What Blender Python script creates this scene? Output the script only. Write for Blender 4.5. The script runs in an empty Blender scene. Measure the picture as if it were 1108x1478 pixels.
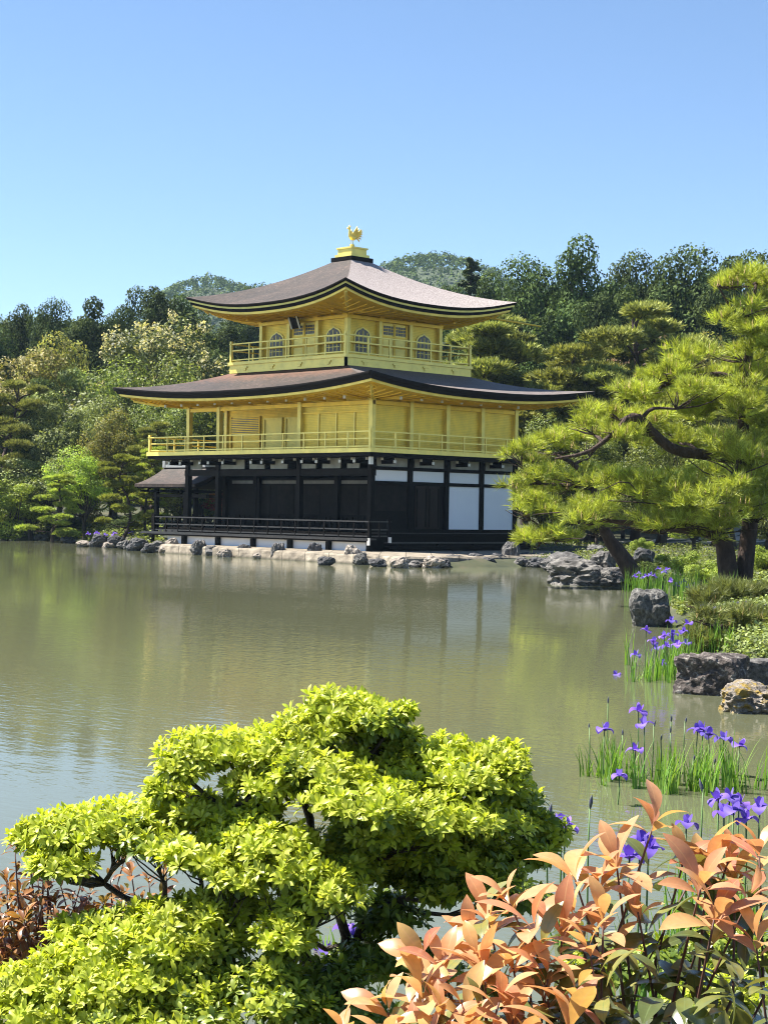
import bpy, math, random
import numpy as np
from mathutils import Vector, noise
R = math.radians
scene = bpy.context.scene
COL = scene.collection

# ------------------------------------------------------------------ camera
CAM = np.array([49.458, -47.4336, 1.9638]); YAW, PIT, ROL, FPX = 0.79851, -0.000812, 0.016879, 2472.54
FW = np.array([-math.sin(YAW)*math.cos(PIT), math.cos(YAW)*math.cos(PIT), math.sin(PIT)])
RT = np.array([math.cos(YAW), math.sin(YAW), 0.0]); UP = np.cross(RT, FW)
cam = bpy.data.cameras.new('camera'); cam_o = bpy.data.objects.new('camera', cam); COL.objects.link(cam_o)
cam_o.location = CAM; cam_o.rotation_mode = 'XYZ'
from mathutils import Matrix
cr, sr = math.cos(ROL), math.sin(ROL)
rx = RT*cr + UP*sr; ry = -RT*sr + UP*cr
M = Matrix(((rx[0], ry[0], -FW[0]), (rx[1], ry[1], -FW[1]), (rx[2], ry[2], -FW[2])))
cam_o.rotation_euler = M.to_euler()
cam.sensor_fit = 'VERTICAL'; cam.sensor_height = 36.0; cam.lens = FPX/1478*36.0
cam.clip_start = 0.1; cam.clip_end = 6000
scene.camera = cam_o

# ------------------------------------------------------------------ light
SUN_EL, SUN_AZ = R(56), R(62)            # azimuth: degrees west of south
world = bpy.data.worlds.new('World'); scene.world = world; world.use_nodes = True
nt = world.node_tree; nt.nodes.clear()
sky = nt.nodes.new('ShaderNodeTexSky'); sky.sky_type = 'NISHITA'; sky.sun_disc = False
sky.sun_elevation = SUN_EL; sky.sun_rotation = R(180) + SUN_AZ
sky.air_density = 0.85; sky.dust_density = 0.0; sky.ozone_density = 4.0; sky.altitude = 100
bg = nt.nodes.new('ShaderNodeBackground'); bg.inputs['Strength'].default_value = 0.064
wo = nt.nodes.new('ShaderNodeOutputWorld')
nt.links.new(sky.outputs[0], bg.inputs[0]); nt.links.new(bg.outputs[0], wo.inputs[0])
sun = bpy.data.lights.new('sun', 'SUN'); sun.energy = 5.0; sun.angle = R(0.53); sun.color = (1, .95, .86)
sun_o = bpy.data.objects.new('sun', sun); COL.objects.link(sun_o)
SUNV = Vector((-math.sin(SUN_AZ)*math.cos(SUN_EL), -math.cos(SUN_AZ)*math.cos(SUN_EL), math.sin(SUN_EL)))
sun_o.rotation_euler = SUNV.to_track_quat('Z', 'Y').to_euler(); sun_o.location = (0, 0, 60)
scene.view_settings.view_transform = 'Standard'; scene.view_settings.look = 'None'
scene.view_settings.exposure = 1.57; scene.view_settings.gamma = 1.0
scene.cycles.max_bounces = 7; scene.cycles.diffuse_bounces = 3; scene.cycles.transmission_bounces = 4
scene.cycles.glossy_bounces = 3; scene.cycles.volume_bounces = 0; scene.cycles.caustics_reflective = False
scene.cycles.caustics_refractive = False; scene.cycles.use_denoising = True; scene.cycles.filter_width = 1.05

# ------------------------------------------------------------------ places from the photograph's view
def ray(u, v):
    x, y = u-554, v-739
    a, b = cr*x+sr*y, -sr*x+cr*y
    return FW + RT*a/FPX - UP*b/FPX
def gp(u, v, z=0.0):
    d = ray(u, v); return CAM + d*((z-CAM[2])/d[2])
def dp(u, v, d): return CAM + ray(u, v)*d
def vx(u, v, axis, val):
    d = ray(u, v); return CAM + d*((val-CAM[axis])/d[axis])

# ------------------------------------------------------------------ mesh helpers
class MB:
    def __init__(s): s.v = []; s.f = []
    def add(s, vs, fs):
        b = len(s.v); s.v += [tuple(map(float, q)) for q in vs]; s.f += [tuple(i+b for i in f) for f in fs]; return s
    def box(s, x0, x1, y0, y1, z0, z1):
        return s.add([(x0,y0,z0),(x1,y0,z0),(x1,y1,z0),(x0,y1,z0),(x0,y0,z1),(x1,y0,z1),(x1,y1,z1),(x0,y1,z1)],
                     [(0,3,2,1),(4,5,6,7),(0,1,5,4),(1,2,6,5),(2,3,7,6),(3,0,4,7)])
    def tube(s, pts, rad, n=6, cap=True):
        pts = [np.array(p, float) for p in pts]; m = len(pts)
        if not hasattr(rad, '__len__'): rad = [rad]*m
        vs = []; up = np.array([0.13, 0.21, 1.0])
        for i, p in enumerate(pts):
            t = pts[min(i+1, m-1)] - pts[max(i-1, 0)]; t = t/(np.linalg.norm(t)+1e-9)
            a = np.cross(t, up)
            if np.linalg.norm(a) < .2: a = np.cross(t, np.array([1.0, 0.1, 0]))
            a /= np.linalg.norm(a); b = np.cross(t, a)
            for k in range(n):
                th = 2*math.pi*k/n; vs.append(p + rad[i]*(a*math.cos(th)+b*math.sin(th)))
        fs = [(i*n+k, i*n+(k+1)%n, (i+1)*n+(k+1)%n, (i+1)*n+k) for i in range(m-1) for k in range(n)]
        if cap: fs += [tuple(reversed(range(n))), tuple((m-1)*n+k for k in range(n))]
        return s.add(vs, fs)
    def lathe(s, prof, n=12, c=(0,0,0)):
        vs = [(c[0]+r*math.cos(2*math.pi*k/n), c[1]+r*math.sin(2*math.pi*k/n), c[2]+z) for r, z in prof for k in range(n)]
        m = len(prof)
        return s.add(vs, [(i*n+k, i*n+(k+1)%n, (i+1)*n+(k+1)%n, (i+1)*n+k) for i in range(m-1) for k in range(n)]
                     + [tuple(reversed(range(n))), tuple((m-1)*n+k for k in range(n))])
    def prism(s, poly, fn, d0, d1):
        n = len(poly)
        vs = [fn(a, b, d0) for a, b in poly] + [fn(a, b, d1) for a, b in poly]
        return s.add(vs, [tuple(range(n)), tuple(reversed(range(n, 2*n)))] + [(i, i+n, (i+1) % n+n, (i+1) % n) for i in range(n)])
    def mesh(s, name, mat, smooth=False):
        me = bpy.data.meshes.new(name); me.from_pydata(s.v, [], s.f)
        if mat: me.materials.append(mat)
        if smooth: me.polygons.foreach_set('use_smooth', [True]*len(me.polygons))
        me.update(); return me

def link(name, me, parent=None):
    o = bpy.data.objects.new(name, me); COL.objects.link(o)
    if parent is not None: o.parent = parent
    return o
def tag(o, label=None, cat=None, group=None, kind=None):
    if label: o['label'] = label
    if cat: o['category'] = cat
    if group: o['group'] = group
    if kind: o['kind'] = kind
    return o
def empty(name, loc, label, cat, group=None, rz=0.0):
    o = bpy.data.objects.new(name, None); COL.objects.link(o); o.location = [float(c) for c in loc]; o.rotation_euler = (0, 0, rz)
    o.empty_display_size = .2
    return tag(o, label, cat, group)
def nmesh(name, V, F, mat=None, smooth=False, uv=None):
    """mesh from numpy arrays: V (n,3), F (m,k)"""
    V = np.asarray(V, np.float32); F = np.asarray(F, np.int32); k = F.shape[1]
    me = bpy.data.meshes.new(name)
    me.vertices.add(len(V)); me.vertices.foreach_set('co', V.ravel())
    me.loops.add(F.size); me.loops.foreach_set('vertex_index', F.ravel())
    me.polygons.add(len(F)); me.polygons.foreach_set('loop_start', np.arange(0, F.size, k, dtype=np.int32))
    if smooth: me.polygons.foreach_set('use_smooth', np.ones(len(F), bool))
    if uv is not None:
        l = me.uv_layers.new(name='UVMap'); l.data.foreach_set('uv', np.asarray(uv, np.float32)[F.ravel()].ravel())
    if mat: me.materials.append(mat)
    me.update(calc_edges=True); me.validate(); return me
def inst(tv, tf, pos, rot, sc):
    """copies of a template at pos (N,3), rot (N,3,3), sc (N,) or (N,3)"""
    tv = np.asarray(tv, float); tf = np.asarray(tf); N = len(pos)
    sc = np.asarray(sc, float)
    if sc.ndim == 1: sc = sc[:, None]
    L = tv[None]*sc[:, None, :]
    V = np.einsum('nij,nkj->nki', rot, L) + np.asarray(pos)[:, None, :]
    F = tf[None] + (np.arange(N)*len(tv))[:, None, None]
    return V.reshape(-1, 3), F.reshape(-1, tf.shape[1])
def nrm(a): return a/(np.linalg.norm(a, axis=-1, keepdims=True)+1e-9)
def frames(z, rng, y=None):
    """rotation matrices whose third column is z (N,3); second column near y or random"""
    z = nrm(np.asarray(z, float))
    if y is None: y = rng.normal(size=z.shape)
    x = nrm(np.cross(y, z)); y = np.cross(z, x)
    return np.stack([x, y, z], axis=-1)
def cat(parts):
    Vs, Fs, b = [], [], 0
    for V, F in parts: Vs.append(V); Fs.append(F+b); b += len(V)
    return np.concatenate(Vs), np.concatenate(Fs)
def wig(a, b, n, amp, rng):
    a, b = np.array(a, float), np.array(b, float); L = np.linalg.norm(b-a)
    out = [a+(b-a)*i/(n-1) for i in range(n)]
    for i in range(1, n-1): out[i] = out[i] + rng.normal(size=3)*amp*L
    # smooth subdivision
    for _ in range(1):
        q = [out[0]]
        for i in range(len(out)-1): q += [out[i]*.75+out[i+1]*.25, out[i]*.25+out[i+1]*.75]
        out = q + [out[-1]]
    return out

# ------------------------------------------------------------------ materials
def newmat(name):
    m = bpy.data.materials.new(name); m.use_nodes = True; n = m.node_tree.nodes; n.clear()
    return m, n, m.node_tree.links
def ramp(n, stops):
    r = n.new('ShaderNodeValToRGB'); e = r.color_ramp.elements
    while len(e) < len(stops): e.new(.5)
    for k, (p, c) in enumerate(stops): e[k].position = p; e[k].color = (*c, 1)
    return r
def mat_noise(name, cols, scale=3.0, rough=.7, detail=6, bump=0.0, bscale=None, metal=0.0, spec=.5, stretch=None, coord='Object', ior=1.45):
    m, n, l = newmat(name)
    tc = n.new('ShaderNodeTexCoord'); mp = n.new('ShaderNodeMapping'); l.new(tc.outputs[coord], mp.inputs[0])
    if stretch: mp.inputs['Scale'].default_value = stretch
    no = n.new('ShaderNodeTexNoise'); no.inputs['Scale'].default_value = scale; no.inputs['Detail'].default_value = detail
    no.inputs['Roughness'].default_value = .62
    l.new(mp.outputs[0], no.inputs[0])
    k = len(cols); r = ramp(n, [(.28+.44*i/max(k-1, 1), c) for i, c in enumerate(cols)]); l.new(no.outputs[0], r.inputs[0])
    p = n.new('ShaderNodeBsdfPrincipled'); l.new(r.outputs[0], p.inputs['Base Color'])
    p.inputs['Roughness'].default_value = rough; p.inputs['Metallic'].default_value = metal
    p.inputs['Specular IOR Level'].default_value = spec
    if bump:
        b = n.new('ShaderNodeBump'); b.inputs['Strength'].default_value = bump; b.inputs['Distance'].default_value = .05
        n2 = n.new('ShaderNodeTexNoise'); n2.inputs['Scale'].default_value = bscale or scale*3; n2.inputs['Detail'].default_value = 8
        l.new(mp.outputs[0], n2.inputs[0]); l.new(n2.outputs[0], b.inputs['Height']); l.new(b.outputs[0], p.inputs['Normal'])
    o = n.new('ShaderNodeOutputMaterial'); l.new(p.outputs[0], o.inputs[0]); return m
def mat_leaf(name, cols, trans=.35, rough=.5, spec=.3, tint=None, objvar=.25, midrib=None, tcol=None, nvar=None):
    """per-leaf colour from a ramp, some light passing through"""
    m, n, l = newmat(name)
    g = n.new('ShaderNodeNewGeometry'); k = len(cols)
    r = ramp(n, [(i/max(k-1, 1), c) for i, c in enumerate(cols)]); l.new(g.outputs['Random Per Island'], r.inputs[0])
    colour = r.outputs[0]
    if objvar:
        oi = n.new('ShaderNodeObjectInfo'); h = n.new('ShaderNodeHueSaturation')
        mv = n.new('ShaderNodeMapRange'); mv.inputs[3].default_value = 1-objvar; mv.inputs[4].default_value = 1+objvar
        mh = n.new('ShaderNodeMapRange'); mh.inputs[3].default_value = .49; mh.inputs[4].default_value = .512
        l.new(oi.outputs['Random'], mv.inputs[0]); l.new(oi.outputs['Random'], mh.inputs[0])
        l.new(mv.outputs[0], h.inputs['Value']); l.new(mh.outputs[0], h.inputs['Hue']); l.new(colour, h.inputs['Color']); colour = h.outputs[0]
    if nvar:
        tv = n.new('ShaderNodeTexCoord'); nn_ = n.new('ShaderNodeTexNoise'); nn_.inputs['Scale'].default_value = nvar[0]; nn_.inputs['Detail'].default_value = 3
        l.new(tv.outputs['Object'], nn_.inputs[0]); rv = n.new('ShaderNodeMapRange'); rv.inputs[1].default_value = .33; rv.inputs[2].default_value = .67
        rv.inputs[3].default_value = nvar[1]; rv.inputs[4].default_value = nvar[2]; l.new(nn_.outputs[0], rv.inputs[0])
        hn = n.new('ShaderNodeHueSaturation'); l.new(rv.outputs[0], hn.inputs['Value']); l.new(colour, hn.inputs['Color']); colour = hn.outputs[0]
    if midrib:
        uv = n.new('ShaderNodeUVMap'); sx = n.new('ShaderNodeSeparateXYZ'); l.new(uv.outputs[0], sx.inputs[0])
        a = n.new('ShaderNodeMath'); a.operation = 'SUBTRACT'; a.inputs[1].default_value = .5; l.new(sx.outputs[0], a.inputs[0])
        b = n.new('ShaderNodeMath'); b.operation = 'ABSOLUTE'; l.new(a.outputs[0], b.inputs[0])
        c = n.new('ShaderNodeMath'); c.operation = 'LESS_THAN'; c.inputs[1].default_value = .035; l.new(b.outputs[0], c.inputs[0])
        f = n.new('ShaderNodeMath'); f.operation = 'MULTIPLY'; f.inputs[1].default_value = .6; l.new(c.outputs[0], f.inputs[0])
        mx = n.new('ShaderNodeMixRGB'); mx.inputs[2].default_value = (*midrib, 1); l.new(f.outputs[0], mx.inputs[0]); l.new(colour, mx.inputs[1]); colour = mx.outputs[0]
        tn = n.new('ShaderNodeTexNoise'); tn.inputs['Scale'].default_value = 60; tn.inputs['Detail'].default_value = 4
        tcn = n.new('ShaderNodeTexCoord'); l.new(tcn.outputs['Object'], tn.inputs[0])
        mm = n.new('ShaderNodeMapRange'); mm.inputs[3].default_value = .75; mm.inputs[4].default_value = 1.2; l.new(tn.outputs[0], mm.inputs[0])
        hv = n.new('ShaderNodeHueSaturation'); l.new(mm.outputs[0], hv.inputs['Value']); l.new(colour, hv.inputs['Color']); colour = hv.outputs[0]
    p = n.new('ShaderNodeBsdfPrincipled'); l.new(colour, p.inputs['Base Color']); p.inputs['Roughness'].default_value = rough
    p.inputs['Specular IOR Level'].default_value = spec
    t = n.new('ShaderNodeBsdfTranslucent')
    ht = n.new('ShaderNodeMixRGB'); ht.blend_type = 'MULTIPLY'; ht.inputs[0].default_value = 1; ht.inputs[2].default_value = (*(tcol or (1.25, 1.2, .6)), 1)
    l.new(colour, ht.inputs[1]); l.new(ht.outputs[0], t.inputs[0])
    mx = n.new('ShaderNodeMixShader'); mx.inputs[0].default_value = trans; l.new(p.outputs[0], mx.inputs[1]); l.new(t.outputs[0], mx.inputs[2])
    o = n.new('ShaderNodeOutputMaterial'); l.new(mx.outputs[0], o.inputs[0]); return m

def mat_gold(name, base, lines=0.0, lscale=14.0, metal=.4, rough=.4):
    m, n, l = newmat(name)
    tc = n.new('ShaderNodeTexCoord')
    no = n.new('ShaderNodeTexNoise'); no.inputs['Scale'].default_value = 2.2; no.inputs['Detail'].default_value = 7; l.new(tc.outputs['Object'], no.inputs[0])
    d = tuple(c*.78 for c in base); r = ramp(n, [(.3, d), (.62, base)]); l.new(no.outputs[0], r.inputs[0])
    p = n.new('ShaderNodeBsdfPrincipled'); p.inputs['Metallic'].default_value = metal
    col = r.outputs[0]
    mr = n.new('ShaderNodeMapRange'); mr.inputs[3].default_value = rough-.1; mr.inputs[4].default_value = rough+.15; l.new(no.outputs[0], mr.inputs[0]); l.new(mr.outputs[0], p.inputs['Roughness'])
    if lines:
        w = n.new('ShaderNodeTexWave'); w.wave_type = 'BANDS'; w.bands_direction = 'Z'; w.inputs['Scale'].default_value = lscale
        w.inputs['Distortion'].default_value = .6; w.inputs['Detail Scale'].default_value = .6
        l.new(tc.outputs['Object'], w.inputs[0])
        r2 = ramp(n, [(0, (1-lines,)*3), (.25, (1, 1, 1))]); l.new(w.outputs[0], r2.inputs[0])
        mx = n.new('ShaderNodeMixRGB'); mx.blend_type = 'MULTIPLY'; mx.inputs[0].default_value = 1; l.new(col, mx.inputs[1]); l.new(r2.outputs[0], mx.inputs[2]); col = mx.outputs[0]
        b = n.new('ShaderNodeBump'); b.inputs['Strength'].default_value = .25; b.inputs['Distance'].default_value = .01; l.new(w.outputs[0], b.inputs['Height']); l.new(b.outputs[0], p.inputs['Normal'])
    l.new(col, p.inputs['Base Color'])
    o = n.new('ShaderNodeOutputMaterial'); l.new(p.outputs[0], o.inputs[0]); return m

def mat_barkroof(name):
    m, n, l = newmat(name)
    tc = n.new('ShaderNodeTexCoord')
    n1 = n.new('ShaderNodeTexNoise'); n1.inputs['Scale'].default_value = 7; n1.inputs['Detail'].default_value = 9; n1.inputs['Roughness'].default_value = .8; l.new(tc.outputs['Object'], n1.inputs[0])
    r1 = ramp(n, [(.34, (.007, .0045, .0035)), (.46, (.024, .015, .011)), (.56, (.054, .036, .028)), (.68, (.125, .095, .078))]); l.new(n1.outputs[0], r1.inputs[0])
    n2 = n.new('ShaderNodeTexNoise'); n2.inputs['Scale'].default_value = .9; n2.inputs['Detail'].default_value = 5; l.new(tc.outputs['Object'], n2.inputs[0])
    r2 = ramp(n, [(.35, (.6, .6, .6)), (.65, (1.25, 1.2, 1.2))]); l.new(n2.outputs[0], r2.inputs[0])
    mx = n.new('ShaderNodeMixRGB'); mx.blend_type = 'MULTIPLY'; mx.inputs[0].default_value = 1; l.new(r1.outputs[0], mx.inputs[1]); l.new(r2.outputs[0], mx.inputs[2])
    # rusty run-off staining along the foot of the gilded balcony
    at = n.new('ShaderNodeAttribute'); at.attribute_name = 'stain'
    n3 = n.new('ShaderNodeTexNoise'); n3.inputs['Scale'].default_value = 3.5; n3.inputs['Detail'].default_value = 6; l.new(tc.outputs['Object'], n3.inputs[0])
    ad = n.new('ShaderNodeMath'); ad.operation = 'MULTIPLY_ADD'; ad.inputs[1].default_value = 1.1; l.new(at.outputs['Fac'], ad.inputs[0])
    sb = n.new('ShaderNodeMath'); sb.operation = 'SUBTRACT'; sb.inputs[1].default_value = .95; l.new(n3.outputs[0], sb.inputs[0]); l.new(sb.outputs[0], ad.inputs[2]); ad.use_clamp = True
    m2 = n.new('ShaderNodeMixRGB'); m2.inputs[2].default_value = (.15, .058, .026, 1); l.new(ad.outputs[0], m2.inputs[0]); l.new(mx.outputs[0], m2.inputs[1])
    # silvery, paler bark colour mixed in on the slope that faces east
    at2 = n.new('ShaderNodeAttribute'); at2.attribute_name = 'east_pale'
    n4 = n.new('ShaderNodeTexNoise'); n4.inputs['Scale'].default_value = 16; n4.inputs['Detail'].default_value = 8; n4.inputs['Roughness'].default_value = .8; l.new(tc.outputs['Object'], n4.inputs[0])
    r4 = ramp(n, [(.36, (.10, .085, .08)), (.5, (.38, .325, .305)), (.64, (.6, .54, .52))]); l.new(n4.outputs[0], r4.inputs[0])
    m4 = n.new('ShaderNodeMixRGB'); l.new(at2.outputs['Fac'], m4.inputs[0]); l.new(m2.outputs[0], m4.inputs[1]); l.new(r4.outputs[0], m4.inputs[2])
    p = n.new('ShaderNodeBsdfPrincipled'); l.new(m4.outputs[0], p.inputs['Base Color']); p.inputs['Roughness'].default_value = .7
    p.inputs['Specular IOR Level'].default_value = .35
    b = n.new('ShaderNodeBump'); b.inputs['Strength'].default_value = .5; b.inputs['Distance'].default_value = .03; l.new(n1.outputs[0], b.inputs['Height']); l.new(b.outputs[0], p.inputs['Normal'])
    o = n.new('ShaderNodeOutputMaterial'); l.new(p.outputs[0], o.inputs[0]); return m

def mat_rock(name, base=(.14, .132, .125), lichen=(.32, .3, .27), dark=(.03, .028, .028), scale=3.0, moss=None):
    m, n, l = newmat(name)
    tc = n.new('ShaderNodeTexCoord')
    n1 = n.new('ShaderNodeTexNoise'); n1.inputs['Scale'].default_value = scale; n1.inputs['Detail'].default_value = 9; n1.inputs['Roughness'].default_value = .68; l.new(tc.outputs['Object'], n1.inputs[0])
    r1 = ramp(n, [(.3, dark), (.44, tuple(c*.6 for c in base)), (.55, base), (.7, lichen)]); l.new(n1.outputs[0], r1.inputs[0])
    v = n.new('ShaderNodeTexVoronoi'); v.inputs['Scale'].default_value = scale*3.2; l.new(tc.outputs['Object'], v.inputs[0])
    r2 = ramp(n, [(0, (.25, .24, .24)), (.32, (1, 1, 1))]); l.new(v.outputs['Distance'], r2.inputs[0])
    mx = n.new('ShaderNodeMixRGB'); mx.blend_type = 'MULTIPLY'; mx.inputs[0].default_value = .75; l.new(r1.outputs[0], mx.inputs[1]); l.new(r2.outputs[0], mx.inputs[2]); col = mx.outputs[0]
    if moss:
        n3 = n.new('ShaderNodeTexNoise'); n3.inputs['Scale'].default_value = scale*.7; n3.inputs['Detail'].default_value = 6; l.new(tc.outputs['Object'], n3.inputs[0])
        r3 = ramp(n, [(.48, (0, 0, 0)), (.6, (1, 1, 1))]); l.new(n3.outputs[0], r3.inputs[0])
        m3 = n.new('ShaderNodeMixRGB'); m3.inputs[2].default_value = (*moss, 1); l.new(r3.outputs[0], m3.inputs[0]); l.new(col, m3.inputs[1]); col = m3.outputs[0]
    p = n.new('ShaderNodeBsdfPrincipled'); l.new(col, p.inputs['Base Color']); p.inputs['Roughness'].default_value = .85; p.inputs['Specular IOR Level'].default_value = .25
    b = n.new('ShaderNodeBump'); b.inputs['Strength'].default_value = .9; b.inputs['Distance'].default_value = .06
    l.new(n1.outputs[0], b.inputs['Height']); l.new(b.outputs[0], p.inputs['Normal'])
    o = n.new('ShaderNodeOutputMaterial'); l.new(p.outputs[0], o.inputs[0]); return m

GOLD = mat_gold('gold_leaf', (.95, .64, .075))
GOLDW = mat_gold('gold_leaf_boards', (.97, .69, .09), lines=.14, lscale=4.5)
GOLDP = mat_gold('gold_leaf_pale', (.97, .78, .20), rough=.4)
LACQ = mat_noise('dark_timber', [(.003, .0025, .0022), (.010, .0075, .006)], 6, .55, bump=.1, spec=.06)
DOORM = mat_noise('brown_door_timber', [(.008, .004, .0025), (.025, .010, .006)], 5, .5, spec=.2, stretch=(6, 6, .6))
GREYT = mat_noise('weathered_timber', [(.012, .010, .009), (.04, .034, .03)], 8, .45, stretch=(1, 1, 1))
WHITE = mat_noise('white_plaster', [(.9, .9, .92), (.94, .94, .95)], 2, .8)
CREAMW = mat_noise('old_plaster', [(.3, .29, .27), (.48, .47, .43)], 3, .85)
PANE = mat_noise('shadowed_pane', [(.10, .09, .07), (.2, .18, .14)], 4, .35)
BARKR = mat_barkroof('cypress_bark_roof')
EDGE = mat_noise('bark_roof_edge', [(.006, .005, .005), (.016, .012, .011)], 10, .8, spec=.15, stretch=(1, 1, 12))
METALC = mat_noise('white_metal_cap', [(.7, .68, .62), (.85, .83, .78)], 5, .4)
TILEC = mat_noise('grey_ridge_tile', [(.25, .26, .27), (.42, .43, .43)], 9, .6)
BARK = mat_noise('tree_bark', [(.022, .016, .013), (.07, .052, .042)], 7, .9, bump=.8, stretch=(1, 1, .35))
BARKG = mat_noise('grey_branch_bark', [(.06, .05, .045), (.2, .175, .15)], 9, .9, bump=.6)
BARKP = mat_noise('pine_bark', [(.02, .013, .01), (.09, .055, .04)], 6, .95, bump=1.0, stretch=(1, 1, .5))
ROCK = mat_rock('grey_rock'); ROCKL = mat_rock('pale_rock', (.34, .29, .24), (.56, .52, .46), (.06, .05, .045), 2.5)
ROCKD = mat_rock('dark_rock', (.09, .088, .09), (.2, .2, .2), (.02, .02, .022), 3)
ROCKB = mat_rock('pitted_rock', (.13, .125, .115), (.3, .29, .265), (.03, .03, .03), 4.2)
ROCKM = mat_rock('mossy_rock', (.28, .24, .2), (.5, .46, .4), (.05, .045, .04), 4, moss=(.26, .18, .04))
def mat_slab(name):
    m, n, l = newmat(name); tc = n.new('ShaderNodeTexCoord'); sx = n.new('ShaderNodeSeparateXYZ'); l.new(tc.outputs['Object'], sx.inputs[0])
    no = n.new('ShaderNodeTexNoise'); no.inputs['Scale'].default_value = 2.4; no.inputs['Detail'].default_value = 9; no.inputs['Roughness'].default_value = .7; l.new(tc.outputs['Object'], no.inputs[0])
    r = ramp(n, [(.3, (.07, .06, .045)), (.45, (.18, .15, .11)), (.58, (.28, .24, .18)), (.72, (.36, .32, .25))]); l.new(no.outputs[0], r.inputs[0])
    ad = n.new('ShaderNodeMath'); ad.operation = 'ADD'; l.new(sx.outputs[0], ad.inputs[0]); l.new(sx.outputs[1], ad.inputs[1])      # joints between the slabs
    cx_ = n.new('ShaderNodeCombineXYZ'); l.new(ad.outputs[0], cx_.inputs[0]); zz = n.new('ShaderNodeMath'); zz.inputs[1].default_value = .31; l.new(sx.outputs[2], zz.inputs[0]); l.new(zz.outputs[0], cx_.inputs[1])
    br = n.new('ShaderNodeTexBrick'); br.inputs['Scale'].default_value = 1; br.inputs['Brick Width'].default_value = 1.35; br.inputs['Row Height'].default_value = 1.4; br.inputs['Mortar Size'].default_value = .022
    br.inputs[1].default_value = (1, 1, 1, 1); br.inputs[2].default_value = (.8, .78, .76, 1); br.inputs[3].default_value = (.25, .23, .2, 1); l.new(cx_.outputs[0], br.inputs[0])
    mx = n.new('ShaderNodeMixRGB'); mx.blend_type = 'MULTIPLY'; mx.inputs[0].default_value = 1; l.new(r.outputs[0], mx.inputs[1]); l.new(br.outputs[0], mx.inputs[2])
    tz = n.new('ShaderNodeMath'); tz.operation = 'MULTIPLY_ADD'; tz.inputs[1].default_value = .12; l.new(no.outputs[0], tz.inputs[0]); l.new(sx.outputs[2], tz.inputs[2])
    wet = ramp(n, [(.05, (.16, .17, .1)), (.17, (1, 1, 1))]); l.new(tz.outputs[0], wet.inputs[0])       # algae tide line at the water
    m2 = n.new('ShaderNodeMixRGB'); m2.blend_type = 'MULTIPLY'; m2.inputs[0].default_value = 1; l.new(mx.outputs[0], m2.inputs[1]); l.new(wet.outputs[0], m2.inputs[2])
    p = n.new('ShaderNodeBsdfPrincipled'); p.inputs['Roughness'].default_value = .85; l.new(m2.outputs[0], p.inputs['Base Color'])
    b_ = n.new('ShaderNodeBump'); b_.inputs['Strength'].default_value = .6; b_.inputs['Distance'].default_value = .05; l.new(no.outputs[0], b_.inputs['Height']); l.new(b_.outputs[0], p.inputs['Normal'])
    o = n.new('ShaderNodeOutputMaterial'); l.new(p.outputs[0], o.inputs[0]); return m
SLAB = mat_slab('pale_foundation_stone')

# ------------------------------------------------------------------ the setting: ground and pond
def P2(u, v): q = gp(u, v, 0); return (q[0], q[1])
POND = [(-17, .2), (-12.5, -2.0), (-7.5, -3.2), (2.5, -4.2), (7.3, -4.9), (8.5, -2.0), P2(762, 818), P2(797, 820), P2(812, 832), (17.6, -8.4), (20.2, -9.6), (24.4, -12.2),
        P2(960, 880), P2(985, 908), P2(1010, 945), P2(1075, 962), P2(1125, 966), (42.5, -30), (45, -34), (47.5, -39), (49, -41.8), (48, -43.2), (46, -43.7),
        (44.5, -45), (43, -48), (41, -54), (35, -65), (-20, -85), (-85, -65), (-80, -15), P2(-120, 777), P2(-20, 777.5), P2(30, 778.5), P2(80, 779), P2(118, 782), (-21, 1.6)]
POND = np.array(POND)
def pond_sd(x, y):
    """signed distance to the shoreline, negative over water"""
    x = np.asarray(x, float); y = np.asarray(y, float)
    d = np.full(x.shape, 1e9); ins = np.zeros(x.shape, bool); n = len(POND)
    for i in range(n):
        ax, ay = POND[i]; bx, by = POND[(i+1) % n]
        ex, ey = bx-ax, by-ay; t = np.clip(((x-ax)*ex+(y-ay)*ey)/(ex*ex+ey*ey), 0, 1)
        d = np.minimum(d, np.hypot(x-ax-t*ex, y-ay-t*ey))
        if by != ay:
            ins ^= ((ay > y) != (by > y)) & (x < (bx-ax)*(y-ay)/(by-ay)+ax)
    return np.where(ins, -d, d)
def height(x, y):
    x = np.asarray(x, float); y = np.asarray(y, float); sd = pond_sd(x, y)
    h = np.where(sd > 0, .04+.5*(1-np.exp(-sd*.9)), np.maximum(sd*.35, -.9))
    h = h + np.where(sd > 1.5, .10*np.sin(x*.9+1.3*np.sin(y*.5))*np.cos(y*.7+x*.2), 0)
    pv = np.clip((7.2-np.abs(x+2.6)*.72), 0, 1)*np.clip(y+3.4, 0, 1)*np.clip(9-y, 0, 1); h = np.where(sd > 0, h*(1-pv)+.1*pv, h)   # level under the pavilion
    a = (x-CAM[0])*FW[0]+(y-CAM[1])*FW[1]                 # ground climbs away behind the pavilion
    t = np.clip((a-100)/60, 0, 1); h = h + 5*t*t*(3-2*t)
    t2 = np.clip((a-170)/130, 0, 1); h = h + 12*t2*t2*(3-2*t2)
    return h
def axis(lo, hi, step, far):
    c = list(np.arange(lo, hi+step, step)); s = step; q = c[-1]
    while q < far: s *= 1.22; q += s; c.append(q)
    s = step; q = c[0]
    while q > -far: s *= 1.22; q -= s; c.insert(0, q)
    return np.array(c)
gx, gy = axis(-44, 56, .7, 3500), axis(-50, 26, .7, 3500)
X, Y = np.meshgrid(gx, gy); Z = height(X, Y)
V = np.stack([X, Y, Z], -1).reshape(-1, 3); nx, ny = len(gx), len(gy)
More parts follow.
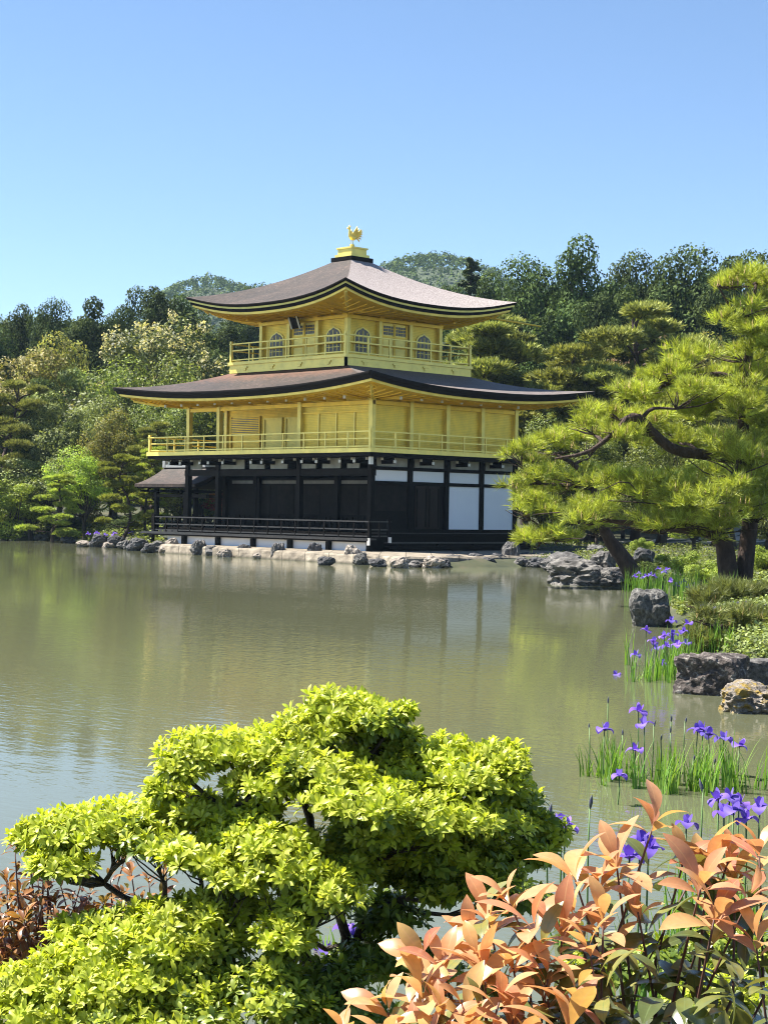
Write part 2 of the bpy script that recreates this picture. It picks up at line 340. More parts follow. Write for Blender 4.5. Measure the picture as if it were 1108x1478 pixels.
i0 = (np.arange(ny-1)[:, None]*nx+np.arange(nx-1)[None]).ravel()
F = np.stack([i0, i0+1, i0+nx+1, i0+nx], 1)
GROUND = mat_noise('moss_and_earth', [(.016, .024, .008), (.042, .048, .018), (.085, .07, .04)], .9, .95, bump=.5)
tag(link('ground', nmesh('ground', V, F, GROUND, True)), kind='structure')

# water
m, n, l = newmat('pond_water_surface')
tc = n.new('ShaderNodeTexCoord')
def bumpnoise(scale, rotz, st, detail=3):
    mp = n.new('ShaderNodeMapping'); mp.inputs['Rotation'].default_value = (0, 0, rotz); mp.inputs['Scale'].default_value = st
    l.new(tc.outputs['Object'], mp.inputs[0]); no = n.new('ShaderNodeTexNoise'); no.inputs['Scale'].default_value = scale; no.inputs['Detail'].default_value = detail
    l.new(mp.outputs[0], no.inputs[0]); return no
fine = bumpnoise(9.0, R(-45), (.55, 1.25, 1)); mid = bumpnoise(1.7, R(-40), (.6, 1.3, 1)); patch = bumpnoise(.09, R(-45), (.7, 1.6, 1), 2)
pr = n.new('ShaderNodeMapRange'); pr.inputs[1].default_value = .38; pr.inputs[2].default_value = .66; pr.inputs[3].default_value = .25; pr.inputs[4].default_value = 1.0; l.new(patch.outputs[0], pr.inputs[0])
mu = n.new('ShaderNodeMath'); mu.operation = 'MULTIPLY'; l.new(fine.outputs[0], mu.inputs[0]); l.new(pr.outputs[0], mu.inputs[1])
b1 = n.new('ShaderNodeBump'); b1.inputs['Strength'].default_value = 1; b1.inputs['Distance'].default_value = .0045; l.new(mu.outputs[0], b1.inputs['Height'])
b2 = n.new('ShaderNodeBump'); b2.inputs['Strength'].default_value = 1; b2.inputs['Distance'].default_value = .0026; l.new(mid.outputs[0], b2.inputs['Height']); l.new(b1.outputs[0], b2.inputs['Normal'])
murk = n.new('ShaderNodeBsdfDiffuse')
mn = bumpnoise(.05, 0, (1, 1, 1), 3); mr = ramp(n, [(.3, (.092, .098, .056)), (.7, (.112, .118, .068))]); l.new(mn.outputs[0], mr.inputs[0]); l.new(mr.outputs[0], murk.inputs[0])
gl = n.new('ShaderNodeBsdfGlossy'); gl.inputs['Roughness'].default_value = .022; gl.inputs[0].default_value = (1, 1, 1, 1); l.new(b2.outputs[0], gl.inputs['Normal'])
fr = n.new('ShaderNodeFresnel'); fr.inputs['IOR'].default_value = 1.333; l.new(b2.outputs[0], fr.inputs['Normal'])
mf = n.new('ShaderNodeMath'); mf.operation = 'MULTIPLY'; mf.inputs[1].default_value = .95; l.new(fr.outputs[0], mf.inputs[0])
mx = n.new('ShaderNodeMixShader'); l.new(mf.outputs[0], mx.inputs[0]); l.new(murk.outputs[0], mx.inputs[1]); l.new(gl.outputs[0], mx.inputs[2])
o = n.new('ShaderNodeOutputMaterial'); l.new(mx.outputs[0], o.inputs[0]); WATER = m
w = MB().add([(-100, -100, 0), (70, -100, 0), (70, 22, 0), (-100, 22, 0)], [(0, 1, 2, 3)])
tag(link('pond_water', w.mesh('pond_water', WATER)), kind='structure')

# sandy garden path seen beyond the right shore
mp_ = MB(); pa = [vx(*q, 2, .75) for q in ((846, 783.5), (960, 780), (1120, 777), (1120, 771), (960, 773), (850, 778))]
def strip(pts, z=.02):
    a = MB(); k = len(pts)//2
    lo, hi = pts[:k], list(reversed(pts[k:])); vs = []; N = 12
    def ip(arr, t):
        t *= len(arr)-1; i = min(int(t), len(arr)-2); return arr[i]*(1-(t-i))+arr[i+1]*(t-i)
    for i in range(N+1):
        for q in range(4):
            p = ip(lo, i/N)*(1-q/3)+ip(hi, i/N)*q/3
            vs.append((p[0], p[1], float(height(p[0], p[1]))+z))
    a.add(vs, [(i*4+j, (i+1)*4+j, (i+1)*4+j+1, i*4+j+1) for i in range(N) for j in range(3)]); return a

PATHM = mat_noise('pale_sand_path', [(.3, .27, .22), (.5, .47, .41)], 3, .9)
tag(link('garden_path', strip(pa, .03).mesh('garden_path', PATHM)), kind='structure')

# ------------------------------------------------------------------ golden pavilion
B = 2.1516; SX = -5.5*B; NY = 4*B; CX, CY = -5.894, 4.257; H3 = 2.767
PAV = empty('golden_pavilion', (0, 0, .45), 'gilded three storey pavilion with dark ground floor and phoenix on top beside the pond', 'temple')
def part(name, mb, mat, parent=None, smooth=False, label=None):
    """a part modelled in world coordinates, kept relative to its parent"""
    par = parent or PAV
    o = link(name, mb.mesh(name, mat, smooth), par)
    base = Vector((0, 0, 0)); q = par
    while q is not None: base += Vector(q.location); q = q.parent
    o.location = -base
    if label: o['label'] = label
    return o
def clone(o, loc_off, parent=None):
    c = o.copy(); COL.objects.link(c)
    c.location = Vector(o.location)+Vector(loc_off)
    if parent is not None: c.parent = parent
    return c

# -- roofs: rings around a rectangle, eaves lifting to the corners
def ring(rect, zb, up, pw=2.4, ns=20, push=0.0):
    x0, x1, y0, y1 = rect; cs = [(x0, y0), (x1, y0), (x1, y1), (x0, y1)]; out = []
    for k in range(4):
        a, b = cs[k], cs[(k+1) % 4]
        for i in range(ns):
            t = i/ns; t = .5-.5*math.cos(math.pi*t)*(1-.25*math.sin(math.pi*t)**2)   # denser towards the corners
            c = abs(2*t-1); z = zb+up*c**pw
            x, y = a[0]+(b[0]-a[0])*t, a[1]+(b[1]-a[1])*t
            g = push*c**6; mx_, my_ = (x0+x1)/2, (y0+y1)/2
            x += g*(1 if x > mx_ else -1)*(abs(x-mx_)/(x1-x0)*2)**6; y += g*(1 if y > my_ else -1)*(abs(y-my_)/(y1-y0)*2)**6
            out.append((x, y, z))
    return out
def loft(rings, capend=False):
    n = len(rings[0]); mb = MB(); vs = [p for r in rings for p in r]
    fs = [(i*n+k, i*n+(k+1) % n, (i+1)*n+(k+1) % n, (i+1)*n+k) for i in range(len(rings)-1) for k in range(n)]
    if capend: fs.append(tuple((len(rings)-1)*n+k for k in range(n)))
    return mb.add(vs, fs)
def grow(r, d): return (r[0]-d, r[1]+d, r[2]-d, r[3]+d)
def lerp(r, q, t): return tuple(a+(b-a)*t for a, b in zip(r, q))
def make_roof(name, outer, inner, ze, zt, up, wall, zs, prof, trimmed, stain):
    N = 14
    def zt_(t): return ze+(zt-ze)*prof(t)
    rings = [ring(lerp(outer, inner, t), zt_(t), up*(1-t)**2.2, push=.12*(1-t)**3) for t in [i/N for i in range(N, -1, -1)]]
    th = .11 if trimmed else .17
    surf = loft(rings)
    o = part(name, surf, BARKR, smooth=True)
    at = o.data.attributes.new('stain', 'FLOAT', 'POINT'); n = len(rings[0])
    vals = []
    for i in range(N+1):
        for k in range(n):
            side = k//(n//4); vals.append(min(1, max(0, 1.3-i/N*1.75)) if (stain and side == 0) else 0)
    at.data.foreach_set('value', np.array(vals, np.float32))
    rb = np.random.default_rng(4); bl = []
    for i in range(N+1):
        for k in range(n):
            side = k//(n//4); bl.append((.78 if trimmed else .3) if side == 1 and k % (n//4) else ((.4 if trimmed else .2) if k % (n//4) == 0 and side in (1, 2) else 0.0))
    o.data.attributes.new('east_pale', 'FLOAT', 'POINT').data.foreach_set('value', np.array(bl, np.float32))
    e0 = ring(outer, ze, up, push=.12)
    def rr(d, dz): return ring(grow(outer, -d), ze+dz, up, push=.12)
    part('roof_edge', loft([e0, rr(.0, -.04), rr(.03, -th), rr(.16, -th-.02)]), EDGE, o, True)
    z = -th-.018
    if trimmed:
        part('eave_trim', loft([rr(.09, z+.01), rr(.08, z-.07), rr(.2, z-.075)]), GOLDP, o, False); z -= .07
        part('lower_roof_edge', loft([rr(.14, z+.01), rr(.15, z-.13), rr(.3, z-.135)]), EDGE, o, False); z -= .13
    else:
        part('lower_roof_edge', loft([rr(.1, z+.01), rr(.13, z-.1), rr(.26, z-.105)]), EDGE, o, False); z -= .1
    part('eave_board', loft([rr(.2, z+.01), rr(.22, z-.1), rr(.36, z-.1)]), GOLDP, o, False); z -= .1
    # soffit with rafters
    so = [ring(lerp(grow(outer, -.33), wall, t), ze+z+.02+(zs-ze-z-.02)*t, up*(1-t)**1.6, push=.1*(1-t)) for t in (0, .25, .5, .75, 1)]
    part('soffit', loft(so), GOLD, o, True)
    rf = MB(); n = len(so[0])
    for s in range(4):
        x0, x1, y0, y1 = outer; w = grow(wall, 0)
        L = (x1-x0) if s % 2 == 0 else (y1-y0); cnt = int(L/.42)
        for i in range(1, cnt):
            t = i/cnt; c = abs(2*t-1)
            def pt(q):
                r_ = lerp(grow(outer, -.4), wall, q)
                zz = ze+z+(zs-ze-z)*q+up*(1-q)**1.6*c**2.4-.03
                # rafters stay square to their wall
                if s == 0: return np.array([x0+L*t, r_[2], zz])
                if s == 1: return np.array([r_[1], y0+L*t, zz])
                if s == 2: return np.array([x0+L*t, r_[3], zz])
                return np.array([r_[0], y0+L*t, zz])
            far = 1.0
            if s % 2 == 0:
                xx = x0+L*t; d = max(wall[0]-xx, xx-wall[1], 0); far = 1-min(1, d/(wall[0]-x0))
            else:
                yy = y0+L*t; d = max(wall[2]-yy, yy-wall[3], 0); far = 1-min(1, d/(wall[2]-y0))
            if far > .15: rf.tube([pt(.06), pt(far*.5), pt(far*.97)], .024, 4)
    part('rafters', rf, GOLD, o)
    return o
prof_l = lambda t: .72*t+.28*t*t
prof_u = lambda t: .74*t+.26*t*t
W2 = (SX, 0, 0, NY)
LOWER = (SX-2.36, 2.32, -2.32, NY+2.3)
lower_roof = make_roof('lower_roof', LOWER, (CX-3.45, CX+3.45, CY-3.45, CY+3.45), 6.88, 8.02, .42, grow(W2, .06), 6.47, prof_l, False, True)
W3 = (CX-H3, CX+H3, CY-H3, CY+H3)
UPPER = (CX-5.05, CX+5.05, CY-5.05, CY+5.05)
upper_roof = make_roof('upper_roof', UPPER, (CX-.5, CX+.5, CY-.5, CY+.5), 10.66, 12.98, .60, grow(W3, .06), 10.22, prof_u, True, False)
# roof crown and phoenix
mb = MB().box(CX-.66, CX+.66, CY-.66, CY+.66, 12.9, 13.08); part('roof_crown_base', mb, LACQ, upper_roof)
mb = MB().box(CX-.54, CX+.54, CY-.54, CY+.54, 13.08, 13.22).box(CX-.45, CX+.45, CY-.45, CY+.45, 13.22, 13.46).box(CX-.5, CX+.5, CY-.5, CY+.5, 13.46, 13.53)
part('roof_crown', mb, GOLDP, upper_roof)
z0 = 13.53
mb = MB().lathe([(.16, 0), (.16, .05), (.10, .09), (.09, .12), (.13, .15), (.06, .18)], 12, (CX, CY, z0))
def ph(dx, dz, dy=0): return (CX+dy, CY-dx, z0+dz)          # dx: towards the south, where the bird faces
mb.tube([ph(-.25, .50), ph(-.12, .47), ph(.03, .48), ph(.13, .56), ph(.17, .68), ph(.17, .78), ph(.20, .86), ph(.26, .87), ph(.34, .84)], [.03, .11, .135, .10, .06, .042, .055, .045, .008], 10)
mb.tube([ph(.19, .89), ph(.14, .96), ph(.08, .97)], [.02, .025, .006], 5)          # crest
mb.tube([ph(.22, .9), ph(.2, .98), ph(.16, 1.02)], [.015, .018, .005], 5)
PHX = part('phoenix_statue', mb, GOLDP, smooth=True)
for s in (-1, 1):
    a = MB(); a.tube([ph(.02, .42, s*.05), ph(.0, .30, s*.06), ph(.03, .17, s*.06)], [.035, .018, .014], 6)
    a.tube([ph(.03, .175, s*.06), ph(.1, .17, s*.07)], [.014, .008], 5); part('leg', a, GOLDP, PHX)
    wv = [(.10, .54), (.06, .75), (-.04, .96), (-.09, .80), (-.14, .88), (-.17, .72), (-.22, .77), (-.23, .62), (-.2, .52), (-.05, .47)]
    a = MB().prism(wv, lambda p, q, d: ph(p, q, s*(.09+d+max(0, q-.55)*.45)), -.012, .012); part('wing', a, GOLDP, PHX)
a = MB()
for k in range(7):
    an = R(20+k*14-26); c = math.cos(an); sn = math.sin(an); sp = (k-3)*.05
    a.tube([ph(-.2, .5, sp*.3), ph(-.2-.22*c, .5+.2*sn, sp), ph(-.2-.42*c, .48+.36*sn, sp*1.6), ph(-.2-.52*c, .42+.38*sn, sp*2)], [.02, .032, .035, .006], 5)
part('tail', a, GOLDP, PHX)

# -- local wall frames: (u along the wall, height, d outwards)
def S_(y): return lambda u, z, d: (u, y-d, z)
def E_(x): return lambda u, z, d: (x+d, u, z)
def wbox(mb, f, u0, u1, z0, z1, d0, d1):
    p = [f(u, z, d) for z in (z0, z1) for u, d in ((u0, d0), (u1, d0), (u1, d1), (u0, d1))]
    return mb.add(p, [(0, 3, 2, 1), (4, 5, 6, 7), (0, 1, 5, 4), (1, 2, 6, 5), (2, 3, 7, 6), (3, 0, 4, 7)])

# -- a railing: rails plus its posts
def railing(f, u0, u1, zf, ztop, mats, step, d=0.0, name='railing', mids=(.34, .62), r=.035, posts=True, pm=None):
    pm = pm or mats
    h = ztop-zf; mb = MB()
    wbox(mb, f, u0-.1, u1+.1, ztop-.05, ztop, d-.04, d+.04)
    for q in mids: wbox(mb, f, u0, u1, zf+h*q-.025, zf+h*q+.025, d-.025, d+.025)
    o = part(name, mb, mats); cnt = max(1, round((u1-u0)/step)); first = None
    for i in range(cnt+1):
        u = u0+(u1-u0)*i/cnt
        if i in (0, cnt):
            a = MB(); wbox(a, f, u-.055, u+.055, zf, ztop+.10, d-.055, d+.055); part('corner_post', a, pm, o); continue
        if first is None:
            a = MB(); wbox(a, f, u-.03, u+.03, zf, ztop-.051, d-.03, d+.03); first = part('baluster', a, pm, o); fu = u
        else:
            p0, p1 = f(fu, 0, 0), f(u, 0, 0); clone(first, np.array(p1)-np.array(p0))
    return o

# ================= third storey
f3 = MB(); k3 = H3+1.06
f3.box(CX-k3, CX+k3, CY-k3, CY+k3, 8.26, 8.39); part('balcony_floor', f3, GOLDP)
mb = MB(); kk = k3-.06
for f, a, b in ((S_(CY-kk), CX-kk, CX+kk), (E_(CX+kk), CY-kk, CY+kk)):
    wbox(mb, f, a, b, 7.9, 8.258, -.1, 0)
mb.box(CX-kk, CX-kk+.1, CY-kk+.1, CY+kk, 7.9, 8.258).box(CX-kk+.1, CX+kk-.1, CY+kk-.1, CY+kk, 7.9, 8.258)
sk = part('balcony_skirt', mb, GOLDP)
mb = MB()
for f, a in ((S_(CY-kk), CX), (E_(CX+kk), CY)):
    for q in (-2.7, -.9, .9, 2.7):
        mb = MB(); wbox(mb, f, a+q-.16, a+q+.16, 8.1, 8.17, .0, .05); wbox(mb, f, a+q-.08, a+q+.08, 8.0, 8.1, 0, .04); part('carved_bracket', mb, GOLDP, sk)
for f, a, nm in ((S_(CY-k3+.1), CX, 0), (E_(CX+k3-.1), CY, 0), (S_(CY+k3-.1), CX, 0), (E_(CX-k3+.1), CY, 0)):
    railing(f, a-k3+.12, a+k3-.12, 8.39, 9.22, GOLDP, 1.2, mids=(.12, .62), name='balcony_railing')
wallm = MB().box(CX-H3+.08, CX+H3-.08, CY-H3+.08, CY+H3-.08, 8.39, 10.4); part('upper_wall', wallm, GOLDW)
post = None
for i in range(4):
    for j in range(4):
        if i in (0, 3) or j in (0, 3):
            x, y = CX-H3+2*H3*i/3, CY-H3+2*H3*j/3
            if post is None: post = part('upper_post', MB().box(x-.09, x+.09, y-.09, y+.09, 8.39, 10.32), GOLDP); px, py = x, y
            else: clone(post, (x-px, y-py, 0))
mb = MB()
for f, a in ((S_(CY-H3), CX), (E_(CX+H3), CY)):
    wbox(mb, f, a-H3-.1, a+H3+.1, 10.02, 10.16, -.05, .12); wbox(mb, f, a-H3-.1, a+H3+.1, 8.39, 8.55, -.05, .11)
    wbox(mb, f, a-H3, a+H3, 8.98, 9.05, -.05, .1)
part('upper_beam', mb, GOLD)
mb = MB()
for f, a in ((S_(CY-H3), CX), (E_(CX+H3), CY)):
    for i in range(4):
        u = a-H3+2*H3*i/3; wbox(mb, f, u-.14, u+.14, 10.16, 10.27, 0, .2); wbox(mb, f, u-.07, u+.07, 10.2, 10.34, .1, .9); wbox(mb, f, u-.22, u+.22, 10.27, 10.34, 0, .26)
part('eave_brackets', mb, GOLD)
mb = MB()
c0 = np.array([CX+H3, CY-H3])
for e, q in (((.14, -.14), 10.1), ((.6, -.6), 10.34), ((1.3, -1.3), 10.5), ((2.05, -2.05), 10.83)): pass
mb.tube([(c0[0], c0[1], 10.28), (c0[0]+1.2, c0[1]-1.2, 10.42), (c0[0]+2.05, c0[1]-2.05, 10.78)], .08, 4); part('hip_rafter', mb, GOLDP)
def arch(w, h):
    pts = []
    for i in range(13):
        t = i/12; a = math.pi*t; x = math.cos(a)*w/2; y = h-.42*w+(.42*w)*math.sin(a)**.8+(.06 if i == 6 else 0)
        pts.append((x, y))
    return [(w/2*1.04, 0)]+pts+[(-w/2*1.04, 0)]
def arched_window(f, u):
    g = lambda p, q, d: f(u+p, 8.6+q, d)
    o = part('arched_window', MB().prism(arch(.98, 1.08), g, .0, .035), GOLDP)
    part('pane', MB().prism([(a*.84, b*.93+.03) for a, b in arch(.98, 1.06)], g, .03, .05), PANE, o)
    mb = MB()
    for k in (-.24, 0, .24): wbox(mb, f, u+k-.016, u+k+.016, 8.66, 9.56-abs(k)*.35, .05, .066)
    for z in (8.85, 9.08, 9.3): wbox(mb, f, u-.38, u+.38, z-.014, z+.014, .05, .062)
    part('window_grille', mb, GOLDP, o)
def panel_door(f, u, w=1.5):
    mb = MB(); wbox(mb, f, u-w/2, u+w/2, 8.55, 9.98, 0, .05); o = part('panel_door', mb, GOLDP)
    a = MB()
    for s in (-1, 1):
        for k in range(4): wbox(a, f, u+s*w/4-.28+k*.15, u+s*w/4-.16+k*.15, 9.5, 9.88, .05, .062)
    part('lattice_opening', a, PANE, o)
    a = MB()
    for s in (-1, 1):
        wbox(a, f, u+s*w/4-.33, u+s*w/4+.33, 9.38, 9.44, .05, .085); wbox(a, f, u+s*w/4-.33, u+s*w/4+.33, 8.95, 9.0, .05, .085)
        for e in (-1, 1): wbox(a, f, u+s*w/4+e*.35-.03, u+s*w/4+e*.35+.03, 8.56, 9.97, .05, .09)
    for z in (9.63, 9.77): wbox(a, f, u-w/2, u+w/2, z-.012, z+.012, .06, .07)
    part('door_frame', a, GOLD, o)
for f, a in ((S_(CY-H3+.08), CX), (E_(CX+H3-.08), CY)):
    arched_window(f, a-2*H3/3); arched_window(f, a+2*H3/3); panel_door(f, a)
# hanging name board under the south eave
mb = MB()
def nb(p, q, d): return (CX-.15+p, CY-H3-.42-d*.86-q*.38, 10.12+q*.9-d*.4)
mb.prism([(-.3, -.42), (.3, -.42), (.3, .42), (-.3, .42)], nb, 0, .06); o = part('name_board', mb, LACQ)
mb = MB()
for a, b in ((-.3, -.22), (.22, .3)): mb.prism([(a, -.42), (b, -.42), (b, .42), (a, .42)], nb, .061, .09)
mb.prism([(-.22, .34), (.22, .34), (.22, .42), (-.22, .42)], nb, .061, .09); part('board_frame', mb, METALC, o)
# gilded spout reaching out from the upper eave
a_, b_ = vx(684, 455, 0, CX+4.2), vx(780, 471, 0, CX+4.2)
part('rain_spout', MB().tube([a_, a_*.5+b_*.5, b_], [.05, .045, .035], 6), GOLD)

# ================= second storey
BW, BE, BS, BN = SX-1.68, 1.12, -1.12, NY+.16
mb = MB().box(BW, BE, BS, BN, 4.25, 4.42); part('lower_balcony_floor', mb, GOLDP)
for f, a, b in ((S_(BS+.1), BW+.12, BE-.12), (E_(BE-.1), BS+.12, NY-.35), (E_(BW+.1), BS+.12, BN-.12), (S_(BN-.1), BW+.12, SX-.2)):
    railing(f, a, b, 4.42, 5.1, GOLDP, 1.35, mids=(.1, .55), name='balcony_railing')
zf, zt = 4.42, 6.5
mb = MB().box(-2*B, -.06, .06, .16, zf, zt); part('south_wall', mb, GOLDW)
mb = MB().box(-.16, -.06, .16, NY-.06, zf, zt); part('east_wall', mb, GOLDW)
mb = MB().box(SX+.06, -2*B, B, B+.1, zf, zt).box(-2*B-.0, -2*B+.1, .16, B+.1, zf, zt); part('recessed_wall', mb, GOLDW)
mb = MB().box(SX+.06, SX+.16, B+.1, NY-.06, zf, zt).box(SX+.16, -.16, NY-.16, NY-.06, zf, zt); part('rear_wall', mb, GOLDW)
xs = [0, -2*B, -4.5*B, -5.5*B]; post = None
pl = [(x, 0) for x in xs]+[(0, i*B) for i in range(1, 5)]+[(SX, i*B) for i in range(1, 5)]
for x, y in pl:
    if post is None: post = part('gilded_post', MB().box(x-.1, x+.1, y-.1, y+.1, zf, 6.52), GOLDP)
    else: clone(post, (x, y, 0))
mb = MB()
wbox(mb, S_(0), SX-.1, .1, 6.22, 6.38, -.08, .07); wbox(mb, E_(0), .1, NY+.1, 6.22, 6.38, -.08, .07)
wbox(mb, S_(0), -2*B, 0, 5.92, 5.99, -.05, .02); wbox(mb, S_(0), -2*B, 0, 4.42, 4.52, -.05, .05); wbox(mb, E_(0), .1, NY, 4.42, 4.5, -.05, .05)
part('gilded_beam', mb, GOLD)
for u in (-.75*B*.66, -B, -1.5*B):
    mb = MB(); wbox(mb, S_(.06), u-.03, u+.03, 4.52, 5.92, 0, .04); part('wall_batten', mb, GOLDP)
mb = MB().box(SX, -2*B-.101, .0, B, 6.40, 6.46); part('veranda_ceiling', mb, GOLD)
# recessed front: louvred shutter and sliding doors
fr_ = S_(B); mb = MB(); wbox(mb, fr_, SX+.35, SX+2.35, 5.3, 6.05, 0, .03); o = part('louvred_shutter', mb, PANE)
mb = MB()
for k in range(9): wbox(mb, fr_, SX+.37, SX+2.33, 5.33+k*.082, 5.38+k*.082, .03, .06)
for u in (SX+.3, SX+2.33): wbox(mb, fr_, u, u+.07, 4.5, 6.1, .02, .07)
part('louvre_slats', mb, GOLD, o)
door = None
for u in (SX+3.3, SX+4.75, SX+6.15):
    mb = MB(); wbox(mb, fr_, u-.62, u+.62, 4.52, 6.0, 0, .04)
    for e in (-.62, .55): wbox(mb, fr_, u+e, u+e+.07, 4.52, 6.0, .04, .08)
    wbox(mb, fr_, u-.55, u+.55, 5.93, 6.0, .04, .075)
    part('sliding_door', mb, GOLDP)
# rafter brackets with pale end caps along the lower eave, south and east
first = None
for f, us in ((S_(0), [-.35-i*1.17 for i in range(11)]), (E_(0), [.4+i*1.17 for i in range(7)])):
    for u in us:
        mb = MB(); wbox(mb, f, u-.045, u+.045, 6.4, 6.5, .07, 1.18); o = part('bracket_arm', mb, GOLD)
        mb = MB(); wbox(mb, f, u-.055, u+.055, 6.385, 6.505, 1.18, 1.23); part('end_cap', mb, METALC, o)
mb = MB().tube([(0, 0, 6.45), (1.1, -1.1, 6.58), (1.75, -1.75, 6.78)], .085, 4); part('hip_rafter', mb, GOLDP)
mb = MB().tube([(SX, 0, 6.45), (SX-1.1, -1.1, 6.55), (SX-1.8, -1.8, 6.72)], .08, 4); part('hip_rafter', mb, GOLDP)

# ================= ground floor
g0, g1 = 1.06, 3.95
mb = MB().box(BW+.04, BE-.04, BS+.04, NY+.1, 4.10, 4.246); part('ceiling_beam', mb, LACQ)
post = None
gpst = [(x, 0) for x in xs]+[(0, i*B) for i in range(1, 5)]+[(SX, i*B) for i in range(1, 5)]+[(-4.5*B, B), (-2*B, B)]
for x, y in gpst:
    if post is None: post = part('dark_post', MB().box(x-.11, x+.11, y-.11, y+.11, .45, 4.1), LACQ)
    else: clone(post, (x, y, 0))
mb = MB()
wbox(mb, S_(0), SX-.2, .2, 3.36, 3.62, -.075, .075); wbox(mb, E_(0), .12, NY, 3.6, 3.74, -.06, .08); wbox(mb, E_(0), .12, NY, 3.02, 3.16, -.06, .085)
wbox(mb, E_(0), .12, NY, 1.04, 1.22, -.06, .09); wbox(mb, S_(0), SX, 0, 3.60, 3.64, -.05, .05); part('lintel', mb, LACQ)
# plaster friezes
def wpanel(f, u0, u1, z0, z1, d=0.02, mat=WHITE, name='plaster_panel', lab=None):
    mb = MB(); wbox(mb, f, u0, u1, z0, z1, -.03, d); return part(name, mb, mat, label=lab)
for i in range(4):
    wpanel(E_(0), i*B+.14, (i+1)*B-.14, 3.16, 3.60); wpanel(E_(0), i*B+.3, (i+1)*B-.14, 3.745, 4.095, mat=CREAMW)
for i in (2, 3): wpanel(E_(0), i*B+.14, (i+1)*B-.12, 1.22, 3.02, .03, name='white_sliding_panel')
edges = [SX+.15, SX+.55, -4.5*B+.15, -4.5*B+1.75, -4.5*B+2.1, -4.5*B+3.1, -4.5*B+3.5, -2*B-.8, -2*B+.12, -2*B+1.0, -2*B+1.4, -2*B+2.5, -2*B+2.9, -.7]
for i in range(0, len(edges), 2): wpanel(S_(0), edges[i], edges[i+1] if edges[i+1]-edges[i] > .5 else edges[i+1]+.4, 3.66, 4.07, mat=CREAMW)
# black bracket arms with white caps under the balcony
for f, us in ((S_(0), [-.2, -1.05, -2.45, -3.35, -4.55, -5.9, -6.6, -8.5, -9.5, -10.1, -11.5, -12.3]), (E_(0), [.55, B+.6, 2*B+.6, 3*B+.55])):
    for k, u in enumerate(us):
        mb = MB(); wbox(mb, f, u-.06, u+.06, 3.84, 4.0, .06, .74); wbox(mb, f, u-.3, u+.3, 3.97, 4.09, .3, .44); o = part('black_bracket', mb, LACQ)
        mb = MB(); wbox(mb, f, u-.06, u+.06, 3.86, 3.98, .74, .78); part('white_cap', mb, METALC, o)
        for e in (-.34, .3): mb = MB(); wbox(mb, f, u+e, u+e+.05, 3.98, 4.08, .31, .43); part('white_cap', mb, METALC, o)
mb = MB().box(.03, .2, -.2, -.03, 3.75, 4.1).tube([(.1, -.1, 3.95), (.75, -.75, 4.0)], .08, 4); o = part('black_bracket', mb, LACQ)
part('white_cap', MB().box(.72, .86, -.86, -.72, 3.78, 4.08), METALC, o)
# floors, inner walls, ceiling
mb = MB().box(SX-.9, 1.0, -.95, NY+.2, .96, 1.06); part('veranda_floor', mb, LACQ)
mb = MB().box(SX+.1, -.13, B+.05, B+.12, g0, 3.3); part('inner_wall', mb, LACQ)
mb = MB().box(SX+.03, SX+.1, B+.12, NY, g0, 3.95).box(SX+.1, -.1, NY-.1, NY-.02, g0, 4.0); part('back_wall', mb, LACQ)
mb = MB().box(SX+.12, -.12, .12, NY-.12, 3.95, 4.05); part('ground_ceiling', mb, LACQ)
for u0, u1 in ((SX+.4, SX+2.2), (SX+2.5, -2*B-.2), (-2*B+.2, -.3)):
    wpanel(S_(B+.05), u0, u1, 3.08, 3.22, .02, mat=PANE)
INP = mat_noise('smoky_painted_panel', [(.006, .005, .004), (.022, .016, .012)], 2.5, .7, spec=.1)
for u in (-9.3, -7.7, -6.0, -3.6, -2.4, -1.2): wpanel(S_(B+.05), u-.55, u+.55, 1.75, 3.0, .02, mat=INP, name='painted_panel')
mb = MB()
for k in range(34): wbox(mb, S_(B+.05), SX+.3+k*.34, SX+.33+k*.34, 1.1, 1.66, .02, .05)
wbox(mb, S_(B+.05), SX+.2, -.2, 1.66, 1.74, .0, .06); part('wainscot', mb, LACQ)
for u in (SX+2.4, -2*B-.0, -B): part('inner_post', MB().box(u-.08, u+.08, B-.1, B+.05, g0, 3.3), LACQ)
# east side: doorway bays
wpanel(E_(0), .14, B-.14, 1.22, 3.02, -.01, mat=INP, name='painted_panel'); wpanel(E_(0), .14, B-.14, 1.22, 1.95, .02, mat=LACQ, name='low_screen')
wpanel(E_(0), B+.14, 2*B-.14, 1.22, 3.02, -.01, mat=LACQ, name='door_backing')
for s in (0, 1):
    u0 = B+.34+s*.74; u1 = u0+.7
    mb = MB(); wbox(mb, E_(0), u0, u1, 1.24, 3.0, -.01, .03); o = part('panelled_door', mb, DOORM)
    g = lambda p, q, d, u0=u0: E_(0)(u0+.35+p, 1.34+q, d)
    part('door_panel', MB().prism(arch(.44, 1.5), g, .03, .045), DOORM, o)
    a = MB(); wbox(a, E_(0), u0+.07, u0+.11, 1.3, 2.9, .03, .06); wbox(a, E_(0), u1-.11, u1-.07, 1.3, 2.9, .03, .06); part('door_stile', a, LACQ, o)
